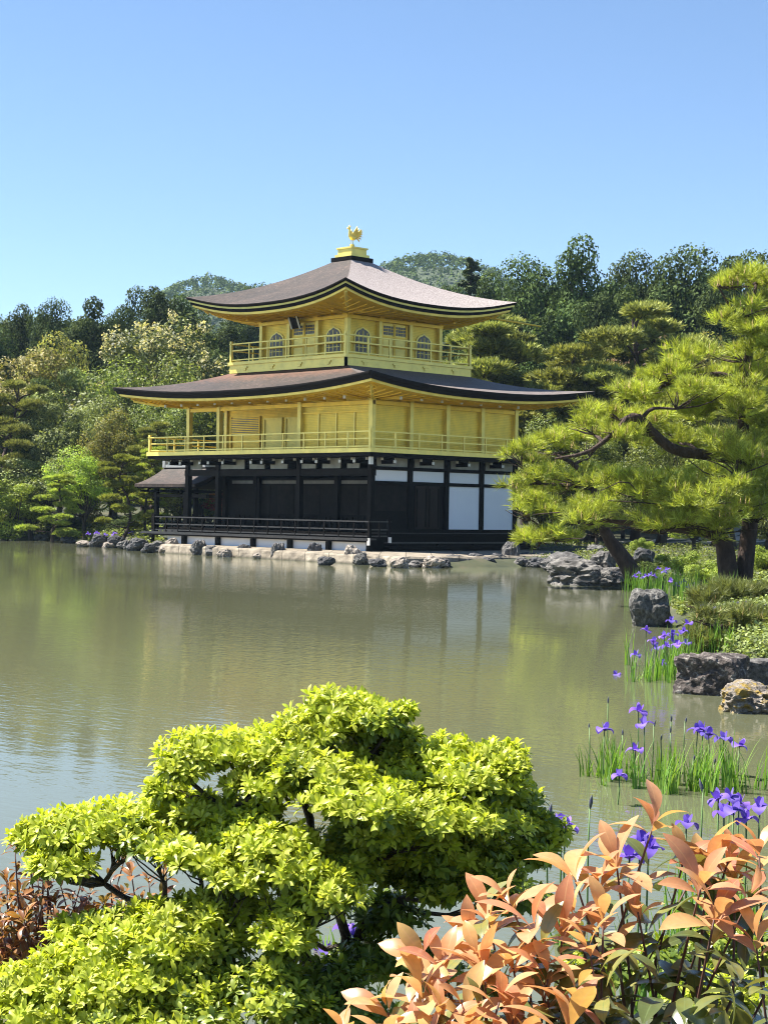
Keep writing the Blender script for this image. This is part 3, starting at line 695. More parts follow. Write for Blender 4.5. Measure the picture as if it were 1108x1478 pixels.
# decks
D0 = .86
mb = MB().box(BW+.4, 1.36, -1.36, -.96, D0-.06, D0).box(BW+.1, 1.36, -1.42, -1.36, D0-.09, D0+.015); part('front_deck', mb, GREYT)
mb = MB().box(BW+.4, 1.3, -1.3, -1.18, D0-.15, D0-.092).box(BW+.4, 1.2, -1.1, -1.0, D0-.16, D0-.061); part('deck_beam', mb, LACQ)
railing(S_(-1.30), SX-.75, 1.3, D0+.01, 1.55, GREYT, .86, mids=(.12, .5), name='deck_railing', pm=LACQ)
railing(E_(1.30), -1.28, -.26, D0+.01, 1.55, GREYT, .5, mids=(.12, .5), name='deck_railing', pm=LACQ)
railing(E_(SX-.72), -1.2, 1.4, D0+.01, 1.55, GREYT, .86, mids=(.12, .5), name='deck_railing', pm=LACQ)
mb = MB().box(1.301, 1.42, -1.42, -1.361, .6, D0+.02); part('metal_cap', mb, METALC)
mb = MB().box(1.37, 1.42, -.34, -.2, .7, .92); part('metal_cap', mb, METALC)
mb = MB().box(.86, 1.03, -.9, NY+.2, 1.065, 1.085); part('veranda_edge', mb, GREYT)
mb = MB().box(1.0, 1.36, -.2, NY+.15, .66, .72); part('step_board', mb, GREYT)
mb = MB().box(.95, 1.3, -.2, NY+.15, .45, .56); part('step_base', mb, LACQ)
for u in np.arange(.6, NY, 2.1): part('deck_strut', MB().box(1.1, 1.24, u-.07, u+.07, .45, .66), LACQ)
pst = None
for i in range(7):
    x = 1.15-i*2.35
    if pst is None: pst = part('deck_strut', MB().box(x-.09, x+.09, -1.24, -1.06, -.1, D0-.16), LACQ); px = x
    else: clone(pst, (x-px, 0, 0))
mb = MB().box(SX-.1, .9, -1.04, -.97, .25, .72); part('white_plinth', mb, WHITE)
mb = MB().box(SX-.1, .6, -.51, NY+.4, .35, .95); part('dark_underfloor', mb, LACQ)

# ================= small gabled deck house on the west side
sx0, sx1, sc = -16.6, SX-.2, 2.25
def srf(x0, x1, dz=0, ins=0.0, th=.14):
    mb = MB(); P = []
    for k in range(-8, 9):
        t = k/8; y = sc+t*(1.75-ins); a = abs(t); z = 3.86+dz-.95*(a**.82)*.98+.10*a**4
        P.append((y, z))
    vs = [(x, y, z-d) for x in (x0, x1) for d in (0, th) for y, z in P]; n = len(P); fs = []
    fs += [(i, i+1, 2*n+i+1, 2*n+i) for i in range(n-1)] + [(n+i+1, n+i, 3*n+i, 3*n+i+1) for i in range(n-1)]
    fs += [(i+1, i, n+i, n+i+1) for i in range(n-1)] + [(2*n+i, 2*n+i+1, 3*n+i+1, 3*n+i) for i in range(n-1)]
    fs += [(0, 2*n, 3*n, n), (n-1, 2*n-1, 4*n-1, 3*n-1)]
    return mb.add(vs, fs)
o = part('deck_house_roof', srf(sx0, sx1), BARKR)
part('roof_edge', srf(sx0+.06, sx1, -.141, .08, .06), EDGE, o)
mb = MB().box(sx0+.1, sx1, sc-.14, sc+.14, 3.84, 3.98).box(sx0+.02, sx0+.2, sc-.16, sc+.16, 3.84, 4.16); part('roof_ridge', mb, TILEC, o)
mb = MB()
for k in range(6): x = sx0+.3+k*.75; mb.box(x-.05, x+.05, sc-1.62, sc+1.62, 2.66, 2.76)
part('rafters', mb, LACQ, o)
post = None
for x in (sx0+.95, SX-1.6):
    for y in (sc-1.15, sc+1.15):
        if post is None: post = part('deck_house_post', MB().box(x-.09, x+.09, y-.09, y+.09, -.3, 2.9), LACQ); p0 = (x, y)
        else: clone(post, (x-p0[0], y-p0[1], 0))
mb = MB()
for y in (sc-1.15, sc+1.15): mb.box(sx0+.7, SX, y-.07, y+.07, 2.42, 2.56)
mb.box(sx0+.88, sx0+1.02, sc-1.08, sc+1.08, 2.43, 2.55); part('deck_house_beam', mb, LACQ)
mb = MB().box(sx0+.6, SX-.9, sc-1.3, sc+1.3, .8, .9); part('deck_house_floor', mb, GREYT)
railing(S_(sc+1.2), sx0+.8, SX-.9, .9, 1.55, LACQ, .8, mids=(.12, .5), name='deck_railing', pm=LACQ)
railing(E_(sx0+.75), sc-1.2, sc+1.2, .9, 1.55, LACQ, .8, mids=(.12, .5), name='deck_railing', pm=LACQ)

# ------------------------------------------------------------------ stone footing round the pavilion
def footing(poly, zt, seed):
    rng = np.random.default_rng(seed); out = []
    n = len(poly); pts = []
    for i in range(n):
        a, b = np.array(poly[i]), np.array(poly[(i+1) % n]); L = np.linalg.norm(b-a); k = max(1, int(L/.32))
        for j in range(k): pts.append(a+(b-a)*j/k)
    pts = np.array(pts); c = pts.mean(0); mb = MB(); m_ = len(pts); vs = []
    tw = np.array([noise.noise(Vector((p[0]*.8, p[1]*.8, seed))) for p in pts])
    nn = np.roll(pts, -1, 0)-np.roll(pts, 1, 0); nn = np.stack([nn[:, 1], -nn[:, 0]], 1); nn /= np.linalg.norm(nn, axis=1, keepdims=True)
    for z, ins in ((-.6, -.15), (-.02, -.06), (zt*.55, .02), (zt-.06, .06), (zt, .14), (zt+.01, .5)):
        for p, q, t in zip(pts, nn, tw):
            d = ins-.14*t-.05*noise.noise(Vector((p[0]*3, p[1]*3, z*4+seed)))
            vs.append((*(p-q*d), z+(.05*t if z > .1 else 0)))
    fs = [(i*m_+k, i*m_+(k+1) % m_, (i+1)*m_+(k+1) % m_, (i+1)*m_+k) for i in range(5) for k in range(m_)]
    fs.append(tuple(5*m_+k for k in range(m_)))
    return mb.add(vs, fs)
o = link('stone_footing', footing([(-12.4, -1.9), (-9.4, -3.1), (-7.6, -3.35), (2.4, -4.4), (7.0, -5.0), (7.7, -2.6), (7.4, 2.5), (4.5, 9.5), (-12.4, 10.2)], .36, 3).mesh('stone_footing', SLAB))
tag(o, 'long pale stone footing under the gilded pavilion, edged along the pond', 'stone platform')

# ------------------------------------------------------------------ plants: leaf shapes and tree builders
RH_V = np.array([(-.5, 0, 0), (0, -.32, .09), (.5, 0, 0), (0, .32, .09)]); RH_F = np.array([(0, 1, 2, 3)])
def blob_leaves(rng, C, Rd, per, size, up=.35, low=1.0, jit=.55, r0=.72):
    """leaves scattered over the shells of many ellipsoids"""
    C = np.asarray(C, float); Rd = np.asarray(Rd, float); N = len(C)*per
    d = nrm(rng.normal(size=(N, 3))); d[:, 2] = np.where((d[:, 2] < 0) & (rng.random(N) > low), -d[:, 2], d[:, 2])
    c = np.repeat(C, per, 0); r = np.repeat(Rd, per, 0)
    p = c + d*r*rng.uniform(r0, 1.08, (N, 1))
    z = nrm(nrm(d/r)+rng.normal(size=(N, 3))*jit+np.array([0, 0, up]))
    s = size*rng.uniform(.6, 1.35, N)
    return inst(RH_V, RH_F, p, frames(z, rng), s)
def limbs(mb, base, fork, C, rng, r0, frac=.5):
    base = np.array(base, float); fork = np.array(fork, float)
    mb.tube(wig(base, fork, 4, .04, rng), np.linspace(r0, r0*.62, 8), 7)
    for c in C:
        a = base+(fork-base)*rng.uniform(.6, 1); pts = wig(a, a+(np.array(c)-a)*.92, 4, .08, rng)
        mb.tube(pts, np.linspace(r0*.42, r0*.06, len(pts)), 5)
def broad(seed, rx=.36, z0=.22, n=22, per=620, size=.020, br=.15, fork=.3, rzf=.75, top=1.0, squash=1.0):
    rng = np.random.default_rng(seed); C, Rd = [], []
    zc = (z0+top)/2; rz = (top-z0)/2
    for i in range(n):
        d = nrm(rng.normal(size=3)); q = rng.uniform(.45, .95) if i > 3 else rng.uniform(0, .3)
        b = br*rng.uniform(.65, 1.25); taper = 1.0
        c = np.array([d[0]*rx*q, d[1]*rx*q, zc+d[2]*(rz-b*.5)*q*1.02])
        if squash != 1: c[:2] *= 1-(1-squash)*max(0, (c[2]-zc)/rz)
        C.append(c); Rd.append((b, b, b*rzf))
    V, F = blob_leaves(rng, C, Rd, per, size)
    t = MB(); limbs(t, (0, 0, -.03), (rng.normal()*.02, rng.normal()*.02, fork), C, rng, .024)
    return t, (V, F), (C, Rd)
def conifer(seed, r=.17, n=22, per=75, size=.03, gap=.2, droop=.25, power=.7):
    rng = np.random.default_rng(seed); C, Rd = [], []; t = MB()
    t.tube([(0, 0, -.03), (.006, 0, .4), (0, .005, .8), (0, 0, .99)], [.02, .014, .007, .002], 6)
    for i in range(n):
        z = gap+(1-gap)*i/n; L = r*(1-(z-gap)/(1-gap))**power+.012
        k = 5 if z < .85 else 3; a0 = rng.uniform(0, 6.28)
        for j in range(k):
            a = a0+6.283*j/k+rng.normal()*.3; l_ = L*rng.uniform(.6, 1.1)
            e = np.array([math.cos(a)*l_, math.sin(a)*l_, z-l_*droop+rng.normal()*.008])
            t.tube([(0, 0, z), e*.6+np.array([0, 0, z])*.4, e], [.004, .003, .0015], 4, False)
            for q in (.35, .65, .95):
                C.append(np.array([0, 0, z])*(1-q)+e*q+rng.normal(size=3)*.006); Rd.append((l_*.17+.008, l_*.17+.008, .008+.05*l_))
    V, F = blob_leaves(rng, C, Rd, per//3, size, up=.6, r0=.3)
    return t, (V, F), None
# soft spray of needles for pines in the middle distance
def spray_tpl(n, rng, w, spread=.8):
    vs, fs = [], []
    for k in range(n):
        a = 6.283*k/n+rng.normal()*.2; e = rng.uniform(.25, 1.0)*spread
        d = np.array([math.cos(a)*math.sin(e), math.sin(a)*math.sin(e), math.cos(e)])
        b = nrm(np.cross(d, np.array([rng.normal(), rng.normal(), rng.normal()])))*w*.5; o_ = d*.08
        i = len(vs); vs += [o_-b, o_+b, d*rng.uniform(.8, 1.0)]; fs.append((i, i+1, i+2))
    return np.array(vs), np.array(fs)
def pads(rng, C, Rd, per, tpl, size, up=.9, spread=.5):
    C = np.asarray(C, float); Rd = np.asarray(Rd, float)
    if np.isscalar(per): per = [per]*len(C)
    per = np.asarray(per, int); N = int(per.sum()); d = nrm(rng.normal(size=(N, 3)))
    d[:, 2] = np.where((d[:, 2] < -.1) & (rng.random(N) < .75), -d[:, 2], d[:, 2])
    p = np.repeat(C, per, 0)+d*np.repeat(Rd, per, 0)*(rng.uniform(.1, 1, (N, 1))**.4)
    z = nrm(d*np.array([1, 1, .4])*.8+rng.normal(size=(N, 3))*spread*.6+np.array([0, 0, up]))
    return inst(tpl[0], tpl[1], p, frames(z, rng), size*rng.uniform(.7, 1.25, N))
def pine(seed, n=19, r=.3, z0=.3, lean=.1, per=230, size=.036):
    rng = np.random.default_rng(seed); t = MB(); tp = spray_tpl(7, rng, .3)
    spine = wig((0, 0, -.03), (lean, rng.normal()*.05, .95), 5, .05, rng); t.tube(spine, np.linspace(.024, .005, len(spine)), 7)
    C, Rd = [], []
    for i in range(n):
        z = z0+(.95-z0)*(i/(n-1)); sp = np.array(spine[min(len(spine)-1, int(z*(len(spine)-1)))])
        l_ = r*(1-.72*((z-z0)/(1-z0))**1.4)*rng.uniform(.35, 1.1); a = i*2.4+rng.normal()*.5
        c = np.array([sp[0]+math.cos(a)*l_, sp[1]+math.sin(a)*l_, z+rng.normal()*.012])
        b = rng.uniform(.085, .15)*(1-.3*(z-z0)); C.append(c); Rd.append((b, b, b*.3))
        br = wig((sp[0], sp[1], z-.06), c, 4, .07, rng); t.tube(br, np.linspace(.008, .002, len(br)), 5)
    V, F = pads(rng, C, Rd, per, tp, size)
    return t, (V, F), None

FD = mat_leaf('dark_evergreen_leaves', [(.028, .045, .014), (.066, .10, .03), (.13, .175, .052)], .2, .8, .08, nvar=(6, .45, 1.3))
FC = mat_leaf('cypress_foliage', [(.026, .042, .016), (.06, .086, .03), (.11, .14, .05)], .15, .7, .15, nvar=(6, .45, 1.3))
FM = mat_leaf('green_leaves', [(.075, .095, .024), (.17, .21, .048), (.30, .35, .085)], .3, .55, .25, nvar=(6, .45, 1.3))
FL = mat_leaf('spring_green_leaves', [(.17, .24, .035), (.32, .42, .065), (.44, .54, .11)], .4, .55, .25, nvar=(6, .45, 1.3))
FY = mat_leaf('olive_yellow_leaves', [(.16, .15, .045), (.3, .28, .075), (.24, .28, .075)], .35, .6, .2, nvar=(6, .45, 1.3))
FP = mat_leaf('grey_green_needles', [(.13, .15, .04), (.30, .33, .09), (.46, .47, .14)], .2, .65, .15, nvar=(6, .45, 1.3))
FQ = mat_leaf('bright_garden_pine_needles', [(.17, .21, .04), (.34, .40, .08), (.46, .52, .14)], .3, .6, .2, nvar=(6, .45, 1.3))
FS = mat_leaf('sage_leaves', [(.11, .14, .05), (.23, .28, .095), (.38, .43, .16)], .3, .6, .2, nvar=(6, .45, 1.3))
FG = mat_leaf('chinquapin_leaves', [(.04, .052, .018), (.09, .11, .032), (.17, .19, .055)], .25, .55, .25, nvar=(6, .45, 1.3))
FR = mat_leaf('red_maple_leaves', [(.16, .03, .025), (.3, .06, .045), (.35, .12, .07)], .4, .5, .2)
FB = mat_leaf('bronze_new_leaves', [(.2, .12, .07), (.34, .22, .13), (.4, .3, .2)], .3, .6, .2)
CREAM = mat_leaf('cream_blossom', [(.5, .44, .25), (.62, .55, .34), (.45, .42, .2)], .3, .8, .1, objvar=.1)

PROTO = {}
def reg(key, tree, mt, mb_=BARK, extra=None):
    t, (V, F), bl = tree
    ex = None
    if extra:
        rng = np.random.default_rng(7); C, Rd = bl; C = np.array(C); Rd = np.array(Rd)
        sel = [i for i in range(len(C)) if C[i][2] > extra[1]]
        cc, rr = [], []
        for i in sel:
            for _ in range(9):
                d = nrm(rng.normal(size=3)); d[2] = abs(d[2])*.9+.1; cc.append(C[i]+nrm(d)*Rd[i]*1.02); rr.append((.022, .022, .028))
        ex = nmesh('blossom', *blob_leaves(rng, cc, rr, 26, .014, jit=.9), extra[0])
    PROTO[key] = (t.mesh('trunk', mb_, True), nmesh('crown', V, F, mt), ex)
for i in range(3): reg('D%d' % i, broad(10+i, .31, .1, 70, 640, .0150, .088, .4, .9, squash=.5), FD)
reg('D3', broad(15, .35, .12, 64, 640, .0150, .095, .35, .85, squash=.6), FD)
for i in range(2): reg('C%d' % i, conifer(20+i, .15, 30, 90, .015), FC)
reg('C2', conifer(24, .19, 32, 90, .015, .1, .12, .9), FC)
for i in range(3): reg('P%d' % i, pine(30+i, lean=(.1, -.08, .14)[i]), FP, BARKP)
for i in range(2): reg('Q%d' % i, pine(38+i, n=17, r=.36, z0=.22, lean=.08), FQ, BARKP)
reg('P3', pine(36, n=20, r=.42, z0=.3, lean=.2), FP, BARKP)
for i in range(3): reg('M%d' % i, broad(40+i, .38, .1, 30, 640, .018, .14), FM)
for i in range(3): reg('L%d' % i, broad(50+i, .42, .12, 28, 640, .019, .145, .25, .55), FL)
reg('Y0', broad(60, .42, .05, 26, 620, .020, .15), FY); reg('S0', broad(61, .44, .2, 28, 620, .019, .15, .25, .5), FS)
reg('F0', broad(62, .36, .1, 30, 620, .017, .13, .3, .8), FG, extra=(CREAM, .55)); reg('F1', broad(63, .42, .1, 30, 620, .017, .14, .3, .8), FY, extra=(CREAM, .35))
reg('R0', broad(64, .5, .05, 20, 340, .04, .2), FR); reg('B0', broad(65, .4, .1, 22, 340, .034, .15), FB)
reg('G0', broad(66, .6, .0, 30, 420, .04, .2, .12, .65), FL); reg('K0', broad(67, .7, .0, 26, 420, .036, .24, .1, .8), FD)
rs = random.Random(5)
def tree(key, u, vtop, depth, wf, name, label, cat_, group=None, vbase=None, zb=None):
    p = dp(u, 745, depth); zg = float(height(p[0], p[1])) if zb is None else zb
    top = dp(u, vtop, depth); h = top[2]-zg
    o = empty(name, (p[0], p[1], zg-.05), label, cat_, group, rs.uniform(0, 6.28))
    o.scale = (h*wf, h*wf, h)
    t, c, ex = PROTO[key]
    link('trunk', t, o); link('crown', c, o)
    if ex: link('blossom', ex, o)
    return o
GB = 'trees in the wood behind the pavilion'
TREES = [
 # left wood, back row
 ('D0', -40, 425, 130, 0.74, 'evergreen_tree', 'dark tall evergreen cut by the left edge on the skyline', 'tree'),
 ('D1', 20, 434, 135, 0.62, 'evergreen_tree', 'dark evergreen second from the left edge of the wooded skyline', 'tree'),
 ('D2', 68, 420, 130, 0.56, 'evergreen_tree', 'slim dark evergreen on the skyline left of the two-pronged crown', 'tree'),
 ('D0', 128, 411, 126, 0.78, 'evergreen_tree', 'dark evergreen with twin tips rising mid-way along the left skyline', 'tree'),
 ('D2', 168, 434, 133, 0.62, 'evergreen_tree', 'lower dark evergreen in the dip of the left skyline', 'tree'),
 ('D3', 214, 396, 124, 0.62, 'evergreen_tree', 'tallest round dark evergreen on the left skyline behind the cream-flowered tree', 'tree'),
 ('D1', 262, 420, 127, 0.68, 'evergreen_tree', 'dark evergreen just left of the upper roof tip below the far hill', 'tree'),
 ('D0', 300, 462, 112, 0.74, 'evergreen_tree', 'dark evergreen seen between the two roof tips on the left', 'tree'),
 ('D1', 356, 408, 158, .55, 'evergreen_tree', 'small dark tree whose tip shows above the left upper eave', 'tree'),
 ('D3', 330, 455, 130, 0.62, 'evergreen_tree', 'dark evergreen behind the gilded top balcony on its left', 'tree'),
 # left wood, middle
 ('F1', 14, 478, 112, 1.1, 'blossoming_tree', 'broad tree covered in cream blossom at the left edge', 'tree'),
 ('F0', 222, 432, 108, .95, 'blossoming_tree', 'dark green tree tipped with cream blossom beside the lower roof', 'tree'),
 ('Y0', 82, 480, 113, .7, 'broadleaf_tree', 'yellowish tree top right of the cream blossom at the left edge', 'tree'),
 ('S0', 118, 490, 112, .8, 'broadleaf_tree', 'grey-green tree in the middle of the left wood', 'tree'),
 ('M0', 160, 500, 108, .9, 'broadleaf_tree', 'mid-green round tree left of the cream-tipped tree', 'tree'),
 ('M1', 206, 508, 102, .9, 'broadleaf_tree', 'deep green round tree directly above the lower left roof tip', 'tree'),
 ('M2', 285, 500, 100, .9, 'broadleaf_tree', 'green tree touching the left end of the top balcony', 'tree'),
 ('D3', 60, 535, 108, 0.80, 'evergreen_tree', 'dark leafy tree in shadow below the cream blossom on the left', 'tree'),
 ('P3', -18, 545, 98, .9, 'pine_tree', 'dark layered pine cut off by the left edge', 'pine'),
 ('M0', 72, 528, 101, .9, 'broadleaf_tree', 'bushy green tree above the pale cloud-shaped tree on the left', 'tree'),
 ('S0', 118, 548, 98, .8, 'broadleaf_tree', 'sage green tree behind the bright spring maple on the left', 'tree'),
 ('M1', 240, 560, 96, .8, 'broadleaf_tree', 'green tree under the left overhang of the lower roof', 'tree'),
 ('Y0', 158, 588, 95, .75, 'broadleaf_tree', 'bronze-yellow bush in the middle of the left bank', 'tree'),
 ('P2', 205, 608, 92, 0.90, 'pine_tree', 'soft grey-green pine left of the gilded balcony end', 'pine'),
 ('M2', 262, 612, 94, .8, 'broadleaf_tree', 'green tree seen through the open gilded balcony rail', 'tree'),
 ('D3', 110, 600, 97, 0.72, 'evergreen_tree', 'shadowy evergreen behind the bright green maple on the left bank', 'tree'),
 ('D1', 30, 610, 100, 0.96, 'evergreen_tree', 'shadowy evergreen behind the pale cloud-shaped tree', 'tree'),
 ('M0', 320, 610, 100, .9, 'broadleaf_tree', 'green tree seen between the two left gilded posts', 'tree'),
 # left bank, front
 ('S0', 44, 636, 96, 1.25, 'cloud_tree', 'pale grey-green cloud-shaped tree with leaning trunk on the left bank', 'tree'),
 ('L0', 10, 668, 94, 1.2, 'maple_tree', 'bright green low maple at the left edge of the far bank', 'maple'),
 ('L1', 122, 622, 93, .85, 'maple_tree', 'bright spring green maple in the middle of the left bank', 'maple'),
 ('Q1', 88, 680, 90, 1.2, 'pine_tree', 'low bright spreading pine at the left waterline below the cloud-shaped tree', 'pine'),
 ('Q0', 172, 650, 82, .95, 'pine_tree', 'bright layered pine standing on the rocks left of the deck house', 'pine'),
 ('Q1', 214, 640, 83, .8, 'pine_tree', 'slender pine with dark trunk touching the deck house roof', 'pine'),
 ('L0', 255, 668, 97, 1.0, 'maple_tree', 'green maple seen through the deck house posts', 'maple'),
 ('R0', 338, 700, 96, 1.1, 'red_maple', 'red-leaved maple glimpsed through the open ground floor veranda', 'maple'),
 ('L1', 305, 690, 104, 1.3, 'maple_tree', 'green maple behind the red one seen through the veranda', 'maple'),
 ('K0', 110, 745, 97, 1.6, 'clipped_shrub', 'dark low shrub in shade under the maples at the left waterline', 'shrub'),
 ('K0', 20, 742, 100, 1.6, 'clipped_shrub', 'dark low shrub at the waterline by the left edge', 'shrub'),
 ('K0', 190, 740, 88, 1.4, 'clipped_shrub', 'dark low shrub behind the rocks left of the deck house', 'shrub'),
 # right wood, back row
 ('D0', 600, 398, 140, 0.74, 'evergreen_tree', 'round olive-dark tree showing over the right slope of the upper roof', 'tree'),
 ('C2', 674, 368, 124, 1.15, 'conifer', 'dark cone-shaped conifer in front of the right far hill', 'tree'),
 ('D3', 640, 394, 132, 0.56, 'evergreen_tree', 'dark evergreen left of the cone-shaped conifer', 'tree'),
 ('D1', 712, 388, 122, 0.68, 'evergreen_tree', 'dark evergreen right of the cone-shaped conifer', 'tree'),
 ('D2', 757, 354, 114, 0.71, 'evergreen_tree', 'tall loose evergreen over the right tip of the upper roof', 'tree'),
 ('D0', 800, 385, 118, 0.68, 'evergreen_tree', 'dark evergreen filling the dip between two tall crowns on the right', 'tree'),
 ('D1', 842, 336, 110, 0.71, 'evergreen_tree', 'tallest evergreen on the right skyline', 'tree'),
 ('D2', 902, 350, 112, .6, 'evergreen_tree', 'narrow evergreen just right of the tallest one', 'tree'),
 ('D3', 935, 385, 114, 0.56, 'evergreen_tree', 'shorter dark evergreen between the narrow evergreen and the pale-stemmed one', 'tree'),
 ('D2', 976, 340, 110, 0.74, 'evergreen_tree', 'tall pale-stemmed evergreen on the right skyline', 'tree'),
 ('D0', 1016, 362, 116, 0.68, 'evergreen_tree', 'dark evergreen right of the pale-stemmed one', 'tree'),
 ('D3', 1054, 346, 118, .7, 'evergreen_tree', 'broad dark evergreen near the right edge of the skyline', 'tree'),
 ('D1', 1096, 356, 112, 0.74, 'evergreen_tree', 'dark evergreen cut by the right edge of the skyline', 'tree'),
 ('D3', 870, 400, 104, 0.56, 'evergreen_tree', 'dark evergreen in front of the tallest crown on the right', 'tree'),
 ('D1', 1040, 400, 104, 0.74, 'evergreen_tree', 'dark evergreen in deep shade behind the top of the near pine', 'tree'),
 # right wood, middle
 ('P0', 735, 448, 94, 1.17, 'pine_tree', 'grey-green pine with slim dark trunk right of the top balcony', 'pine'),
 ('P1', 690, 462, 98, 1.17, 'pine_tree', 'pine behind the right end of the top balcony', 'pine'),
 ('P3', 845, 440, 90, 1.10, 'pine_tree', 'broad layered pine with spreading flat pads right of the pavilion', 'pine'),
 ('P2', 915, 468, 93, 1.17, 'pine_tree', 'layered pine between the broad pine and the bronze tree', 'pine'),
 ('B0', 962, 440, 101, .6, 'bronze_tree', 'tree with pinkish bronze new leaves on the right', 'tree'),
 ('B0', 900, 462, 99, .45, 'bronze_tree', 'small bronze-leaved tree peeping over the layered pines', 'tree'),
 ('Y0', 1005, 478, 97, .7, 'broadleaf_tree', 'yellow-olive tree behind the top of the near pine', 'tree'),
 ('P0', 790, 500, 88, 1.30, 'pine_tree', 'grey-green pine above the right tip of the lower roof', 'pine'),
 ('P1', 868, 520, 86, 1.30, 'pine_tree', 'low spreading pine in front of the broad layered pine', 'pine'),
 ('P2', 950, 510, 84, 1.30, 'pine_tree', 'grey-green pine behind the left arm of the near pine', 'pine'),
 ('P3', 735, 545, 92, 1.04, 'pine_tree', 'low pine just above the right half of the lower roof', 'pine'),
 ('P0', 1030, 505, 82, 1.30, 'pine_tree', 'pine directly behind the near pine crown', 'pine'),
 ('M2', 800, 590, 84, .9, 'broadleaf_tree', 'green tree under the right tip of the lower roof', 'tree'),
 ('M0', 880, 610, 80, 1.0, 'broadleaf_tree', 'green tree behind the crooked limb of the near pine', 'tree'),
 ('M1', 960, 600, 76, 1.0, 'broadleaf_tree', 'green tree filling the middle of the near pine from behind', 'tree'),
 ('L2', 1060, 610, 74, 1.1, 'maple_tree', 'bright maple behind the right side of the near pine', 'maple'),
 ('L0', 1000, 690, 68, 1.4, 'maple_tree', 'low bright maple behind the near pine trunks', 'maple'),
 ('M2', 780, 660, 82, 1.0, 'broadleaf_tree', 'green tree beside the right end of the white panels', 'tree'),
 ('M0', 1110, 660, 70, 1.2, 'broadleaf_tree', 'green tree behind the near pine at the right edge', 'tree'),
 ('M1', 860, 700, 78, 1.4, 'broadleaf_tree', 'low green tree behind the leaning pine', 'tree'),
 # clipped shrubs on the right bank
 ('G0', 985, 786, 46, 1.25, 'clipped_shrub', 'yellow-green clipped shrub left of the dark pine trunks', 'shrub'),
 ('G0', 1022, 800, 43, 1.2, 'clipped_shrub', 'small yellow-green shrub at the foot of the dark pine trunks', 'shrub'),
 ('G0', 1108, 778, 45, 1.2, 'clipped_shrub', 'yellow-green clipped shrub right of the dark pine trunks', 'shrub'),
 ('G0', 925, 770, 62, .9, 'clipped_shrub', 'yellow-green shrub under the leaning pine by the path', 'shrub'),
 ('K0', 930, 806, 47, 1.5, 'clipped_shrub', 'dark green low shrub between rock and yellow shrub on the right bank', 'shrub'),
]
for tr in TREES: tree(*tr, group=GB if tr[2] < 640 else None)

# far wooded hills and the wood that closes the view behind the garden trees
rng = np.random.default_rng(77)
HG = [(620, 372, 655, 240), (300, 403, 705, 150), (390, 416, 700, 170), (-40, 446, 690, 120), (760, 415, 700, 220), (130, 470, 700, 160), (980, 430, 700, 300)]
lat = np.linspace(-330, 260, 120); dep = np.linspace(430, 960, 70); LA, DE = np.meshgrid(lat, dep)
def hill_h(LA, DE):
    Z = np.zeros_like(LA)
    for u, v, D, s in HG:
        c = (u-554)/FPX*D; h = (739+(u-554)*.0169-v)/FPX*D; sl = s/FPX*D
        Z = np.maximum(Z, 0)+0; Z = np.log(np.exp(Z/3)+np.exp(h*np.exp(-((LA-c)/sl)**2/2-((DE-D)/105)**2/2)/3)-1)*3
    return Z
HZ = hill_h(LA, DE)
HX = CAM[0]+FW[0]*DE+RT[0]*LA; HY = CAM[1]+FW[1]*DE+RT[1]*LA
i0 = (np.arange(69)[:, None]*120+np.arange(119)[None]).ravel()
HILLM = mat_noise('hill_floor', [(.03, .045, .02), (.06, .08, .035)], .05, .95)
tag(link('hills', nmesh('hills', np.stack([HX, HY, HZ-3+height(HX, HY)*0], -1).reshape(-1, 3), np.stack([i0, i0+1, i0+121, i0+120], 1), HILLM, True)), kind='structure')
N = 10000; la = rng.uniform(-320, 250, N); de = rng.uniform(470, 720, N); hz = hill_h(la, de); rr = rng.uniform(1.1, 2.2, N)
C = np.stack([CAM[0]+FW[0]*de+RT[0]*la, CAM[1]+FW[1]*de+RT[1]*la, hz+rr*.1], -1); Rd = np.stack([rr, rr, rr*rng.uniform(.9, 1.5, N)], -1)
FH = mat_leaf('hill_tree_leaves', [(.035, .06, .015), (.08, .125, .026), (.14, .19, .04)], .15, .7, .1, objvar=0)
tag(link('hill_woodland', nmesh('hill_woodland', *blob_leaves(rng, C, Rd, 26, 1.05, low=.35), FH)), 'distant woods covering the far hills', 'woodland', kind='stuff')
N = 420; de = rng.uniform(150, 235, N); uu = rng.uniform(-80, 1190, N)
vt = np.interp(uu, [-80, 0, 60, 130, 250, 400, 600, 720, 900, 1190], [452, 455, 458, 462, 470, 470, 450, 425, 415, 405])+rng.uniform(0, 40, N)
C, Rd = [], []
for a, b, c in zip(uu, vt, de):
    top = dp(a, b, c); r_ = rng.uniform(2.4, 4.0)
    for k in range(4):
        z = top[2]-r_*(1+k*1.7)
        C.append((top[0]+rng.normal()*1.2, top[1]+rng.normal()*1.2, z)); Rd.append((r_*(1+k*.12), r_*(1+k*.12), r_*1.1))
tag(link('backing_wood', nmesh('backing_wood', *blob_leaves(rng, C, Rd, 110, .85, low=.4), FC)), 'dense dark wood closing the view behind the garden trees', 'woodland', kind='stuff')

# summer air that lightens the far hills
hz_ = MB().box(-900, 900, -900, 900, -3, 112)
m, n, l = newmat('summer_haze'); pv = n.new('ShaderNodeVolumePrincipled'); pv.inputs['Color'].default_value = (.55, .78, 1, 1)
pv.inputs['Density'].default_value = .00014; pv.inputs['Anisotropy'].default_value = 0.0
o = n.new('ShaderNodeOutputMaterial'); l.new(pv.outputs[0], o.inputs['Volume'])
ho = tag(link('haze', hz_.mesh('haze', m)), kind='stuff'); ho.display_type = 'WIRE'

